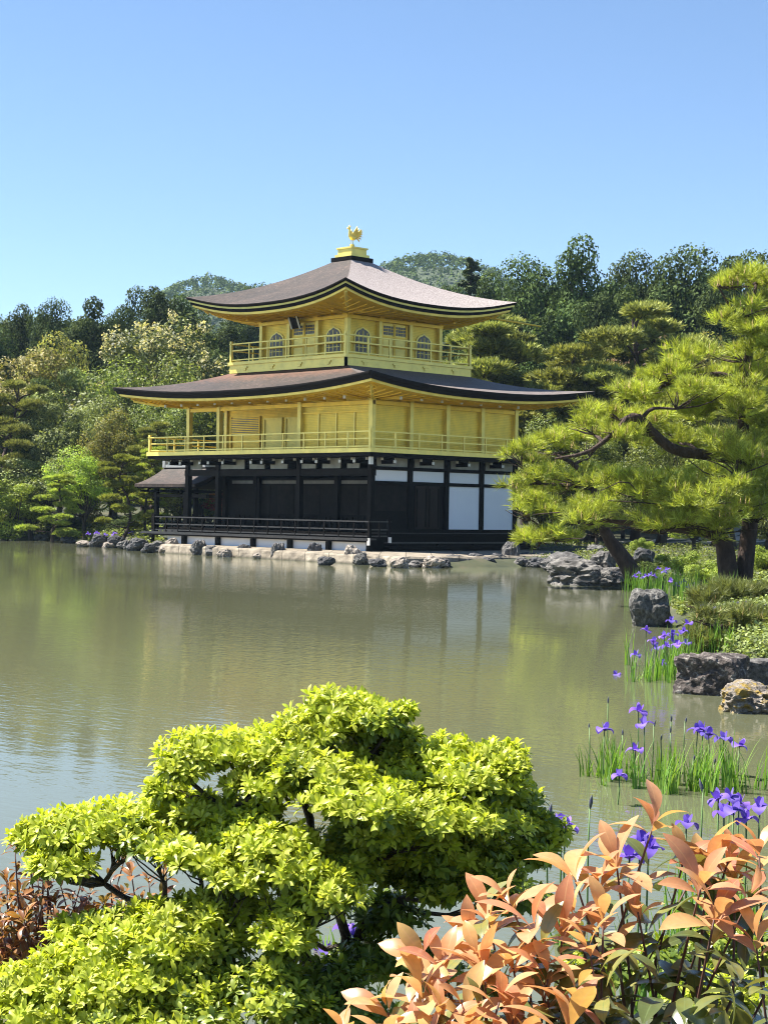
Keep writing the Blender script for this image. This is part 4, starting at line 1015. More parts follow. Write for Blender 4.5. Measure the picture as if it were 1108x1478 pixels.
# ------------------------------------------------------------------ rocks
import bmesh
def rock_mesh(name, mat, seed, flat=1.0, rough=.35, block=0.0, sub=4):
    bm = bmesh.new(); bmesh.ops.create_icosphere(bm, subdivisions=sub, radius=1.0)
    for v in bm.verts:
        p = v.co.copy(); s = Vector((seed*7.3, seed*1.7, seed*3.1))
        if block:
            mxx = max(abs(p.x), abs(p.y), abs(p.z)); p = p.lerp(p/mxx*.86, block)
        a = noise.noise(p*1.1+s)*rough*1.1
        c = noise.cell(p*2.2+s)*rough*.0
        b = abs(noise.noise(p*2.6+s))*rough*.75+abs(noise.noise(p*6+s))*rough*.3+noise.noise(p*13+s)*rough*.10
        p *= 1+a-b+.1
        v.co = Vector((p.x, p.y, p.z*flat))
    me = bpy.data.meshes.new(name); bm.to_mesh(me); bm.free(); me.materials.append(mat)
    for q in me.polygons: q.use_smooth = False
    return me
RP = [rock_mesh('rock', (ROCK, ROCKL, ROCKD, ROCKB)[i % 4], i+1, .9, .42) for i in range(8)]
rk = random.Random(3)
def rock(u, vtop, vbot, w, label, proto, group=None, lift=0.0, mesh=None, rz=None, deep=1.0):
    p = gp(u, vbot-2, lift) if lift == 0 else gp(u, vbot, lift)
    d = float(np.dot(p-CAM, FW)); hh = (vbot-vtop)/FPX*d; ww = w*1.25/FPX*d/2
    me = mesh or RP[proto]
    o = link('rock', me); tag(o, label, 'rock', group)
    k = len(me.vertices); co = np.empty(k*3, np.float32); me.vertices.foreach_get('co', co); co = co.reshape(-1, 3); lo, hi = co.min(0), co.max(0); dm = hi-lo
    H = hh*1.4; sc_ = (2*ww/dm[0], 2*ww*deep/dm[1], H/dm[2])
    back = np.array([FW[0], FW[1], 0])*ww*.35
    o.location = (p[0]+back[0], p[1]+back[1], lift+hh-hi[2]*sc_[2]); o.scale = sc_
    o.rotation_euler = (0, 0, rs.uniform(0, 6.28) if rz is None else rz)
    return o
SH = 'rocks along the pavilion shore'
MORE = [(215, 786, 800, 18, 'small dark rock wedged between the broad dark rock and the mottled one', 2), (238, 790, 800, 16, 'small pale rock at the foot of the mottled rock', 1), (305, 789, 804, 20, 'small brown rock touching the left end of the pale slab', 0), (325, 794, 806, 18, 'low white rock against the left end of the slab', 1), (425, 797, 810, 20, 'low grey rock between the humped rock and the tall dark one', 0), (487, 800, 814, 18, 'low brown rock left of the leaning pinkish one', 0), (545, 808, 820, 22, 'flat dark stone awash before the deck corner', 2), (600, 811, 821, 22, 'flat brown stone awash between two white-topped rocks', 0), (640, 808, 821, 18, 'small black stone right of the blocky pale rock', 2), (670, 806, 820, 24, 'low black stone in shade along the east footing', 2), (704, 806, 820, 20, 'low dark stone in the shaded waterline below the steps', 2), (182, 781, 795, 22, 'low brown rock right of the rounded dark one', 0), (156, 784, 793, 16, 'small pale stone between the pointed and rounded rocks', 1), (98, 776, 786, 18, 'low dark stone at the left waterline under the bright pine', 2), (60, 773, 782, 20, 'low grey stone at the far left waterline', 0)]
for a in [
 (22, 768, 779, 16, 'small pale rock at the far left waterline', 1),
 (120, 782, 791, 20, 'low flat pale rock leftmost of the shore rocks by the deck house', 1),
 (143, 772, 792, 24, 'pointed dark rock between the flat pale rock and the rounded one', 2),
 (168, 774, 793, 24, 'rounded dark grey rock beside the pointed one', 2),
 (200, 778, 797, 28, 'broad dark grey rock below the deck house post', 2),
 (226, 782, 799, 24, 'mottled grey rock with a mossy foot below the left end of the deck', 3),
 (248, 778, 799, 20, 'upright pale rock beneath the left end of the dark railing', 1),
 (267, 785, 798, 18, 'low brown rock right of the upright pale one', 0),
 (288, 781, 803, 25, 'dark rounded rock at the left end of the pale stone slab', 0),
 (353, 787, 806, 20, 'dark split rock against the pale slab, left half of the deck', 2),
 (378, 798, 808, 20, 'low pale rock between the split rock and the humped one', 1),
 (402, 785, 809, 24, 'humped grey rock at the middle of the pale slab', 0),
 (452, 785, 810, 20, 'tall dark rock at the middle of the deck front', 2),
 (470, 805, 818, 22, 'low mossy black rock awash in front of the slab', 2),
 (507, 788, 815, 24, 'leaning pinkish rock near the corner of the deck', 1),
 (521, 799, 817, 18, 'small pale rock leaning on the pinkish one', 3),
 (577, 805, 822, 24, 'white-topped rock standing off the corner of the footing', 1),
 (625, 804, 822, 27, 'blocky pale rock standing in the water right of the white-topped one', 1),
 (655, 802, 819, 26, 'dark rock in shade along the east footing', 2),
 (688, 800, 819, 30, 'long black rock in shade under the east steps', 2),
 (718, 800, 819, 24, 'black rock in shade left of the blue-grey upright stone', 2),
 (738, 783, 818, 24, 'upright blue-grey stone at the east corner below the pine tips', 0),
 (760, 798, 816, 26, 'dark rock right of the upright blue-grey stone', 2),
 (775, 806, 821, 26, 'low black rock at the waterline under the pine tips', 2),
 (808, 812, 830, 28, 'dark grey rock leaning on the left of the craggy boulder', 0),
 (752, 806, 820, 22, 'low dark stone beside the upright blue-grey stone', 0),
 (780, 800, 817, 20, 'small dark rock under the lowest pine tips', 2),
 (797, 797, 812, 16, 'small white block among dark rocks under the pine', 1),
]+MORE: rock(*a, group=SH)
RB = 'rocks on the right shore'
rock(818, 798, 826, 62, 'craggy grey rock behind the big pondside boulder', 0, RB, mesh=rock_mesh('rock', ROCK, 21, .85, .34))
rock(838, 806, 846, 84, 'big craggy boulder at the pond edge below the leaning pine', 0, RB, mesh=rock_mesh('rock', ROCK, 23, .8, .34, sub=5))
rock(890, 821, 848, 66, 'low sloping grey boulder right of the big craggy one', 0, RB, mesh=rock_mesh('rock', ROCK, 25, .7, .35, sub=5))
rock(929, 790, 816, 30, 'dark upright rock on the bank beyond the sloping boulder', 2, RB, lift=.45)
rock(872, 795, 822, 34, 'grey rock at the foot of the leaning pine', 0, RB, lift=.4)
rock(862, 786, 800, 26, 'small grey rock by the pale path', 3, RB, lift=.45)
rock(941, 851, 906, 50, 'bell-shaped pitted rock standing alone in the pond', 3, None, mesh=rock_mesh('rock', ROCKB, 31, 1.1, .25, .45, sub=5), rz=.6)
rock(1028, 945, 1003, 82, 'square dark boulder with pale pitted face beside the irises', 2, None, mesh=rock_mesh('rock', mat_rock('pitted_dark_rock', (.12, .10, .09), (.5, .46, .4), (.025, .02, .02), 5), 33, .95, .22, .8, sub=5), rz=.35, deep=1.0)
rock(1083, 986, 1030, 80, 'low yellow-mossed rock at the right edge of the pond', 3, None, mesh=rock_mesh('rock', ROCKM, 35, .8, .4, .2, sub=5), rz=1.0)
rock(1100, 954, 990, 44, 'square-cut grey stone post at the right edge', 0, None, mesh=rock_mesh('rock', ROCK, 37, 1.0, .06, .97, sub=4), rz=.75)
rock(1085, 893, 912, 60, 'pale stone on the right bank behind the dwarf pine', 1, RB, lift=.25)
rock(1012, 868, 884, 44, 'dark stone in the iris bed on the right bank', 2, RB, lift=.1)

# ------------------------------------------------------------------ near pines
NV, NF = [], []
def tuft_tpl(rng, n=24, w=.048):
    vs, fs = [], []
    for k in range(n):
        s = rng.uniform(0, .55); a = rng.uniform(0, 6.283); e = rng.uniform(.35, 1.05)*(1-.35*s)
        d = np.array([math.cos(a)*math.sin(e), math.sin(a)*math.sin(e), math.cos(e)])
        b = nrm(np.cross(d, rng.normal(size=3)))*w*.5; o_ = np.array([0, 0, s]); L = rng.uniform(.5, .75)
        i = len(vs); vs += [o_-b, o_+b, o_+d*L]; fs.append((i, i+1, i+2))
    return np.array(vs), np.array(fs)
FN = mat_leaf('bright_pine_needles', [(.24, .29, .045), (.47, .54, .085), (.6, .66, .15)], .35, .5, .3, objvar=0, tcol=(1.2, 1.15, .5), nvar=(2.6, .5, 1.2))
FN2 = mat_leaf('dwarf_pine_needles', [(.10, .12, .035), (.2, .23, .07), (.3, .33, .11)], .3, .55, .3, objvar=0, nvar=(5, .5, 1.2))  # duller grey-green needle colour of the dwarf pines
CAN = mat_leaf('pine_candles', [(.3, .2, .08), (.42, .32, .14)], .1, .6, .2, objvar=0)
def near_pine(name, label, base_uv, depth, padlist, stems, mat, size, per, seed, zb):
    rng = np.random.default_rng(seed); bp = dp(*base_uv, depth)
    o = empty(name, (bp[0], bp[1], zb), label, 'pine'); off = np.array([bp[0], bp[1], zb])
    t = MB()
    for pts, r in stems:
        P = [dp(u, v, depth+dd)-off for u, v, dd in pts]; q = [P[0]]
        for i in range(len(P)-1): q += [P[i]*.7+P[i+1]*.3, P[i]*.3+P[i+1]*.7]
        q.append(P[-1]); rr = np.interp(np.linspace(0, 1, len(q)), np.linspace(0, 1, len(r)), r); t.tube(q, rr, 9)
    anchors = np.array([dp(u, v, depth+dd)-off for pts, r in stems for u, v, dd in pts])
    C, Rd, pr = [], [], []
    px = depth/FPX
    for u, v, ru, rv, dd in padlist:
        for k in range(6):
            c = dp(u+rng.uniform(-.72, .72)*ru, v+rng.normal()*rv*.5, depth+dd+rng.uniform(-.8, .8)*ru*px)-off
            f = rng.uniform(.30, .5); C.append(c); Rd.append((ru*px*f, ru*px*f, rv*px*.3)); pr.append(int(per*(ru*rv)**.5/32*.26))
        c = C[-1]; a = anchors[np.argmin(np.linalg.norm(anchors-c, axis=1)+np.where(anchors[:, 2] > c[2]+.3, 1.5, 0))]
        w_ = wig(a, c-np.array([0, 0, rv*px*.5]), 5, .07, rng); t.tube(w_, np.linspace(.05, .012, len(w_)), 6)
        for k in range(7):
            e = c+np.array([*(rng.normal(size=2)*ru*px*.55), 0]); w2 = wig(w_[-4], e, 3, .08, rng); t.tube(w2, np.linspace(.022, .006, len(w2)), 4, False)
    part_t = link('trunk', t.mesh('trunk', BARKP, True), o)
    V1 = pads(rng, C, Rd, pr, tuft_tpl(rng), size, up=.75, spread=.75)
    link('needles', nmesh('needles', *V1, mat), o)
    # upright candles of new growth
    Cn = np.array(C); k = rng.integers(0, len(C), len(C)*7); d = nrm(rng.normal(size=(len(k), 3))); d[:, 2] = abs(d[:, 2])*.6+.4; d = nrm(d)
    pos = Cn[k]+d*np.array(Rd)[k]*.95
    cv = np.array([(-.06, 0, 0), (.03, .05, 0), (.03, -.05, 0), (0, 0, 1)]); cf = np.array([(0, 1, 3), (1, 2, 3), (2, 0, 3)])
    link('candles', nmesh('candles', *inst(cv, cf, pos, frames(rng.normal(size=(len(k), 3))*.18+np.array([0, 0, 1]), rng), size*rng.uniform(.45, .8, len(k))), CAN), o)
    return o
BIG = [(1088, 402, 44, 13, 0), (1048, 412, 26, 9, -.3), (1104, 445, 36, 28, .4), (1068, 482, 46, 26, -.3), (1098, 525, 44, 38, .5), (1005, 520, 48, 24, .3), (1032, 560, 62, 30, -.6),
 (1092, 590, 48, 34, -.3), (950, 548, 44, 15, .3), (905, 572, 46, 16, -.2), (985, 592, 48, 22, .6), (880, 602, 40, 15, .5), (845, 612, 44, 15, 0), (905, 632, 34, 12, -.8), (1050, 650, 56, 34, -.9), (1096, 700, 40, 36, -.4),
 (975, 690, 60, 26, -.6), (1015, 715, 66, 28, -1.0), (935, 722, 62, 22, -.4), (1045, 752, 60, 24, -.7), (890, 700, 44, 18, .2), (870, 745, 50, 18, -.2), (960, 755, 48, 16, -.9), (1000, 640, 40, 18, .9), (1108, 640, 40, 30, .6), (1120, 480, 40, 40, .6), (985, 750, 40, 14, .8), (1075, 545, 40, 26, .9), (930, 600, 40, 16, 1.0)]
near_pine('pine_tree', 'bright near pine with two dark trunks and crooked limb reaching left over the right bank', (1058, 846), 37.5, BIG,
 [([(1052, 864, 0), (1049, 810, 0), (1042, 775, 0), (1020, 765, -.1), (985, 762, -.2), (930, 758, -.4), (880, 752, -.3)], [.24, .22, .19, .16, .12, .08, .04]),
  ([(1071, 864, .1), (1076, 800, .1), (1083, 750, .1), (1080, 690, .2), (1070, 640, .2), (1074, 580, .2), (1082, 500, .2), (1090, 410, .1)], [.2, .19, .18, .16, .14, .11, .08, .03]),
  ([(1070, 665, .2), (1010, 655, -.2), (975, 652, -.5), (945, 630, -.7), (925, 604, -.8), (908, 600, -.9), (893, 618, -.9), (868, 640, -.9), (845, 655, -.9), (800, 662, -.8)], [.11, .12, .12, .11, .1, .08, .06, .05, .04, .02]),
  ([(1080, 560, .2), (1050, 540, .2), (1010, 540, .3), (960, 556, .3)], [.09, .07, .05, .02]), ([(1088, 470, .2), (1060, 455, 0), (1035, 412, -.3)], [.06, .04, .015]),
  ([(1080, 700, .2), (1050, 690, -.4), (1000, 700, -.7), (950, 712, -.5)], [.09, .08, .06, .03])],
 FN, .31, 100, 91, .35)
LEAN = [(795, 640, 44, 14, 0), (755, 655, 30, 12, .3), (832, 626, 44, 15, .4), (805, 690, 56, 18, .2), (765, 728, 32, 16, -.2), (820, 738, 58, 20, -.3), (762, 776, 26, 18, -.3), (800, 772, 48, 22, -.5), (846, 758, 46, 18, .2), (790, 705, 40, 14, .9), (868, 690, 38, 15, .5), (755, 705, 22, 10, .5)]
near_pine('pine_tree', 'smaller bright pine with a leaning trunk rooted behind the big craggy boulder', (905, 815), 46.0, LEAN,
 [([(916, 838, 0), (906, 816, 0), (893, 797, 0), (875, 775, 0), (862, 735, 0), (856, 700, 0), (830, 670, 0), (800, 655, 0)], [.26, .24, .2, .13, .1, .07, .03]),
  ([(866, 750, 0), (830, 752, -.3), (790, 768, -.4)], [.1, .07, .03]), ([(857, 705, 0), (820, 700, .1), (780, 698, .2)], [.08, .06, .02])],
 FN, .35, 105, 92, .3)
DW = [(1040, 905, 42, 26, 0), (1062, 925, 30, 20, .2), (1020, 930, 26, 18, -.2), (1045, 945, 34, 14, .1), (1080, 900, 28, 20, .4)]
near_pine('dwarf_pine', 'low grey-green dwarf pine behind the square dark boulder', (1042, 955), 24.5, DW, [([(1042, 965, 0), (1040, 935, 0), (1044, 905, 0)], [.05, .04, .02])], FN2, .22, 170, 93, .1)
DW2 = [(1060, 862, 46, 14, 0), (1095, 868, 40, 16, .3), (1025, 868, 30, 10, -.2)]
near_pine('dwarf_pine', 'low dwarf pine with reddish candles at the foot of the big pine', (1065, 880), 31, DW2, [([(1065, 890, 0), (1062, 865, 0)], [.05, .03])], FN2, .26, 220, 94, .25)

# ------------------------------------------------------------------ irises
FI = mat_leaf('iris_blades', [(.09, .2, .03), (.17, .32, .05), (.24, .38, .07)], .4, .45, .3, objvar=.1)
ISTEM = mat_noise('iris_stem', [(.06, .13, .03), (.1, .18, .04)], 20, .6)
PET = mat_leaf('violet_petals', [(.11, .06, .38), (.20, .12, .55), (.34, .25, .68)], .35, .55, .2, objvar=.2, tcol=(1.1, 1, 1.2))
BUDM = mat_noise('dark_iris_bud', [(.03, .025, .1), (.08, .1, .06)], 30, .6)
def petal(L, w, bend0, bend1, az, n=6, tipw=1.0):
    vs = []; x, z, a = .0, 0.0, bend0
    for i in range(n+1):
        t = i/n; a = bend0+(bend1-bend0)*t; ww = w*(math.sin(math.pi*min(1, (.12+.82*t)))**.8)*(1 if t < .98 else .3)
        for s in (-1, 0, 1):
            y = s*ww*.5; zz = z+(abs(s)*.12*ww)
            vs.append((x*math.cos(az)-y*math.sin(az), x*math.sin(az)+y*math.cos(az), zz))
        x += L/n*math.cos(a); z += L/n*math.sin(a)
    fs = [(i*3+j, (i+1)*3+j, (i+1)*3+j+1, i*3+j+1) for i in range(n) for j in range(2)]
    return vs, fs
def flower_mesh(seed):
    r_ = random.Random(seed); mb = MB()
    for k in range(3): mb.add(*petal(.075*r_.uniform(.9, 1.1), .068, R(38), R(-95+r_.uniform(-15, 15)), 2.094*k+r_.uniform(-.15, .15)))
    for k in range(3): mb.add(*petal(.058*r_.uniform(.9, 1.1), .034, R(60), R(84), 2.094*k+1.05))
    for k in range(3): mb.add(*petal(.035, .026, R(35), R(-25), 2.094*k))
    return mb.mesh('flower', PET, True)
FLW = [flower_mesh(i) for i in range(4)]
BUD = MB().lathe([(.004, 0), (.009, .02), (.011, .04), (.006, .065), (.001, .08)], 6).mesh('bud', BUDM, True)
def blades_mesh(seed, n=9, L=.5):
    r_ = np.random.default_rng(seed); mb = MB()
    for k in range(n):
        az = r_.uniform(0, 6.28); b = r_.uniform(.04, .38); l_ = L*r_.uniform(.55, 1.1); w = r_.uniform(.010, .017); bx, by = r_.normal(size=2)*.035; vs = []
        m_ = 6; x = z = 0; a = math.pi/2-b*.3
        for i in range(m_+1):
            t = i/m_; ww = w*(1-t**2.2)*.9+.0006
            for s in (-1, 1): vs.append((bx+x*math.cos(az)-s*ww*.5*math.sin(az), by+x*math.sin(az)+s*ww*.5*math.cos(az), z))
            a = math.pi/2-b*.3-b*2.0*t**1.5; x += l_/m_*math.cos(a); z += l_/m_*math.sin(a)
        mb.add(vs, [(i*2, i*2+1, i*2+3, i*2+2) for i in range(m_)])
    return mb.mesh('leaf_blades', FI)
BLD = [blades_mesh(i, 10, .5) for i in range(5)]
STM = MB().tube([(0, 0, -.02), (.006, .004, .35), (-.004, .006, .7), (0, 0, 1)], [.006, .005, .0045, .004], 5).mesh('stem', ISTEM, True)
def iris(u, v, d, label, group, bloom=True, leaves=True, z0=None, fs=1.0, stemlen=None):
    """flower head at photo point (u, v), d metres along the view; the stem drops to the ground or pond bed there"""
    p = dp(u, v, d); zg = float(height(p[0], p[1])); zg = max(zg, -.12) if z0 is None else z0
    if stemlen: zg = p[2]-stemlen
    h = max(p[2]-zg, .12)
    o = empty('iris', (p[0], p[1], zg), label, 'iris', group, rs.uniform(0, 6.28))
    s = link('stem', STM, o); s.scale = (1, 1, h)
    if bloom: f = link('flower', rs.choice(FLW), o); f.location = (0, 0, h-.01); f.scale = (fs,)*3; f.rotation_euler = (rs.uniform(-.3, .3), rs.uniform(-.3, .3), rs.uniform(0, 6.28))
    else: f = link('bud', BUD, o); f.location = (0, 0, h-.02); f.scale = (fs,)*3; f.rotation_euler = (rs.uniform(-.25, .25), rs.uniform(-.25, .25), 0)
    if leaves:
        b = link('leaf_blades', rs.choice(BLD), o); q = min(1.5, max(.6, h*1.15)); b.scale = (1.1, 1.1, q*.8)
    return o
g1 = 'violet irises in the pond clump before the square boulder'
for u, v in ((932, 910), (970, 915), (985, 911), (958, 918), (970, 924), (990, 928), (942, 926), (947, 935), (917, 945), (955, 957), (993, 900), (968, 896), (978, 930), (962, 932)):
    iris(u, v, rs.uniform(20.2, 21.6), 'violet iris in the dense pond clump just left of the square dark boulder', g1, fs=1.25)
iris(889, 974, 21.0, 'lone violet iris bending over the water left of the dense pond clump', None, leaves=False, fs=1.25)
g2 = 'violet irises standing in open water'
for u, v in ((872, 1053), (921, 1026), (929, 1045), (917, 1082), (1006, 1054), (1014, 1052), (1022, 1060), (1044, 1066), (1066, 1076)):
    iris(u, v, rs.uniform(12.3, 13.2), 'violet iris flower in the loose clump standing in open water at the right', g2, fs=1.25)
iris(893, 1119, 11.6, 'low violet iris at the near side of the loose clump in open water', None, leaves=False)
g2b = 'iris buds standing in open water'
for u, v in ((877, 1012), (850, 1050), (898, 1059), (943, 1046), (953, 1066), (968, 1038), (988, 1041), (967, 1055), (1030, 1100), (1000, 1095)):
    iris(u, v, rs.uniform(12.2, 13.2), 'unopened iris bud on a thin stem in the loose clump in open water', g2b, bloom=False, fs=.7, leaves=False)
g3 = 'violet irises behind the orange shrub'
for u, v in ((1036, 1152), (1058, 1168), (1076, 1182), (1096, 1164), (1052, 1150), (1066, 1158), (1044, 1172), (990, 1188)):
    iris(u, v, rs.uniform(7.8, 8.4), 'large violet iris rising just behind the orange shrub at the right', g3, fs=1.0)
for u, v in ((922, 1216), (908, 1236), (936, 1222)):
    iris(u, v, rs.uniform(6.6, 7.0), 'violet iris half hidden among the orange leaves', 'violet irises among the orange leaves', fs=1.15)
for u, v in ((815, 1194), (808, 1190)): iris(u, v, 7.8, 'violet iris at the right tip of the yellow-green bush', 'irises at the bush tip', fs=1.1)
for u, v, la in ((851, 1162, 'tall dark iris bud alone in the water above the orange leaves'), (792, 1174, 'short dark iris bud beside the right tip of the yellow-green bush'), (1014, 1139, 'dark iris bud above the topmost orange shoot at its right')):
    iris(u, v, 8.2, la, None, bloom=False, leaves=False, fs=.9)
for u, v in ((300, 1375), (495, 1338), (512, 1350), (468, 1372)): iris(u, v, 7.6, 'violet iris glimpsed through the branches of the yellow-green bush', 'irises behind the bush branches')
g0 = 'violet irises in the far shore bed'
for k, (u, v) in enumerate(((922, 828), (931, 832), (938, 829), (926, 834), (958, 826), (950, 821), (962, 822), (944, 832), (916, 832), (975, 845), (985, 840), (993, 848), (1003, 845), (968, 838))):
    iris(u, v, rs.uniform(41, 45) if u < 965 else rs.uniform(36, 40), 'violet iris in the shore bed between the sloping boulder and the yellow shrub', g0, fs=1.5)
for u, v in ((1012, 878), (1058, 880), (1062, 886), (1076, 890), (1030, 886)): iris(u, v, 29.5, 'violet iris on the bank by the dwarf pines', 'violet irises by the dwarf pines', fs=1.4)
for u, v in ((128, 771), (140, 770), (152, 773), (165, 771), (205, 772), (190, 770)): iris(u, v, 82, 'tiny pale violet iris on the far bank behind the dark shore rocks', 'violet irises on the far bank', fs=2.6)
# leafy clumps without flowers
def clump(u, v, d, label, n=5, L=1.0, spread=.25, z=None):
    p = dp(u, v, d); zg = max(float(height(p[0], p[1])), -.1); o = empty('iris_leaves', (p[0], p[1], zg), label, 'iris leaves', 'clumps of iris leaves')
    for k in range(n):
        b = link('leaf_blades', rs.choice(BLD), o); b.location = (rs.gauss(0, spread), rs.gauss(0, spread), 0); b.rotation_euler = (0, 0, rs.uniform(0, 6.28)); b.scale = (1.15, 1.15, L*rs.uniform(.8, 1.15))
for a in ((890, 1105, 12.7, 'bright green iris blades at the left end of the loose clump in open water', 8, .85, .09), (955, 1105, 12.3, 'thin iris blades in the middle of the loose clump in open water', 6, .9, .16),
          (1005, 1125, 12.2, 'dense upright iris blades right of the middle of the open-water clump', 9, .95, .12), (1050, 1110, 12.4, 'upright iris blades at the right end of the open-water clump', 7, .9, .1),
          (955, 975, 20.4, 'bright iris blades at the left of the dense clump by the square boulder', 10, 1.1, .2), (982, 970, 20.8, 'bright iris blades touching the square boulder', 9, 1.2, .15), (965, 950, 22, 'iris blades at the back of the dense clump', 9, 1.2, .25),
          (1010, 935, 24, 'iris blades between the dense clump and the dwarf pine', 8, 1.1, .3),
          (920, 850, 43.5, 'iris blades at the left of the far shore bed', 12, 1.5, .3), (955, 850, 42, 'iris blades in the middle of the far shore bed', 16, 1.6, .4), (985, 865, 37, 'iris blades at the right of the far shore bed', 16, 1.5, .4), (1010, 875, 34, 'iris blades below the dwarf pine with reddish candles', 12, 1.3, .4),
          (1060, 1200, 8.0, 'iris blades behind the orange shrub at the right edge', 9, .9, .16), (1000, 1230, 7.2, 'iris blades behind the middle of the orange shrub', 7, .8, .14), (940, 1270, 7.0, 'iris blades showing left of the topmost orange shoot', 6, .8, .12)):
    clump(*a)

# low ground cover along the banks
rng = np.random.default_rng(300)
def cover(name, label, n, size, mat, region, hmax):
    P = []
    while len(P) < n:
        u = rng.uniform(region[0], region[1], 400); v = rng.uniform(region[2], region[3], 400)
        q = np.array([gp(a, b, .3) for a, b in zip(u, v)]); sd = pond_sd(q[:, 0], q[:, 1]); ok = (sd > .1) & (sd < 22)
        hz0 = height(q[:, 0], q[:, 1])
        msk = np.array([noise.noise(Vector((a*.5, b*.5, 3))) for a, b in q[:, :2]]) > -.12
        P += [(a, b, h) for a, b, h, k in zip(q[:, 0], q[:, 1], hz0, ok & msk) if k]
    P = np.array(P[:n]); P[:, 2] += rng.random(n)**2*hmax
    z = nrm(rng.normal(size=(n, 3))*.6+np.array([0, 0, 1])); s = size*rng.uniform(.6, 1.4, n)
    tag(link(name, nmesh(name, *inst(RH_V, RH_F, P, frames(z, rng), s), mat)), label, 'ground cover', kind='stuff')
cover('ground_cover', 'low mossy ground cover on the right bank', 26000, .09, FM, (770, 1130, 778, 905), .16)
cover('bank_grass', 'low leafy growth along the right bank waterline', 9000, .07, FS, (960, 1130, 850, 965), .2)
cover('left_bank_plants', 'low plants along the left waterline', 9000, .16, FM, (-20, 235, 768, 792), .5)

# ------------------------------------------------------------------ foreground shrubs
def leaf_tpl(L, W, nl=5, fold=.28, curve=.5, obov=.55):
    """leaf along +y, face up +z, folded along its midrib and curving down"""
    vs, uv = [], []; y = z = 0.0
    for i in range(nl+1):
        t = i/nl; a = .18-curve*t; w = W*.5*(math.sin(math.pi*t**obov)**.85 if 0 < t < 1 else .04)
        for s in (-1, 0, 1): vs.append((s*w, y, z+abs(s)*w*fold)); uv.append((.5+s*.5, t))
        y += L/nl*math.cos(a); z += L/nl*math.sin(a)
    fs = [(i*3+j, i*3+j+1, (i+1)*3+j+1, (i+1)*3+j) for i in range(nl) for j in range(2)]
    return np.array(vs), np.array(fs), np.array(uv)
def rosette(rng, pos, axis_, nleaf, tilt, size, tpl, jit=.15, stagger=.012):
    """whorls of leaves: positions, rotations, sizes for a list of shoot tips"""
    N = len(pos); axis_ = nrm(axis_); ref = nrm(np.cross(axis_, rng.normal(size=(N, 3)))); bin_ = np.cross(axis_, ref)
    P, Rt, S = [], [], []
    for k in range(nleaf):
        a = 2.4*k+rng.normal(size=N)*.25; t = np.clip(tilt[0]+(tilt[1]-tilt[0])*k/max(nleaf-1, 1)+rng.normal(size=N)*jit, -.7, 1.5)
        out = ref*np.cos(a)[:, None]+bin_*np.sin(a)[:, None]
        y = nrm(out*np.cos(t)[:, None]+axis_*np.sin(t)[:, None]); z = nrm(axis_*np.cos(t)[:, None]-out*np.sin(t)[:, None]+rng.normal(size=(N, 3))*.12)
        x = nrm(np.cross(y, z)); z = np.cross(x, y)
        P.append(np.asarray(pos)+axis_*(stagger*(k-nleaf/2))+out*.004); Rt.append(np.stack([x, y, z], -1)); S.append(size*rng.uniform(.72, 1.15, N)*(1-.25*k/nleaf))
    P, Rt, S = np.concatenate(P), np.concatenate(Rt), np.concatenate(S)
    V, F = inst(tpl[0], tpl[1], P, Rt, S); return V, F, np.tile(tpl[2], (len(P), 1))

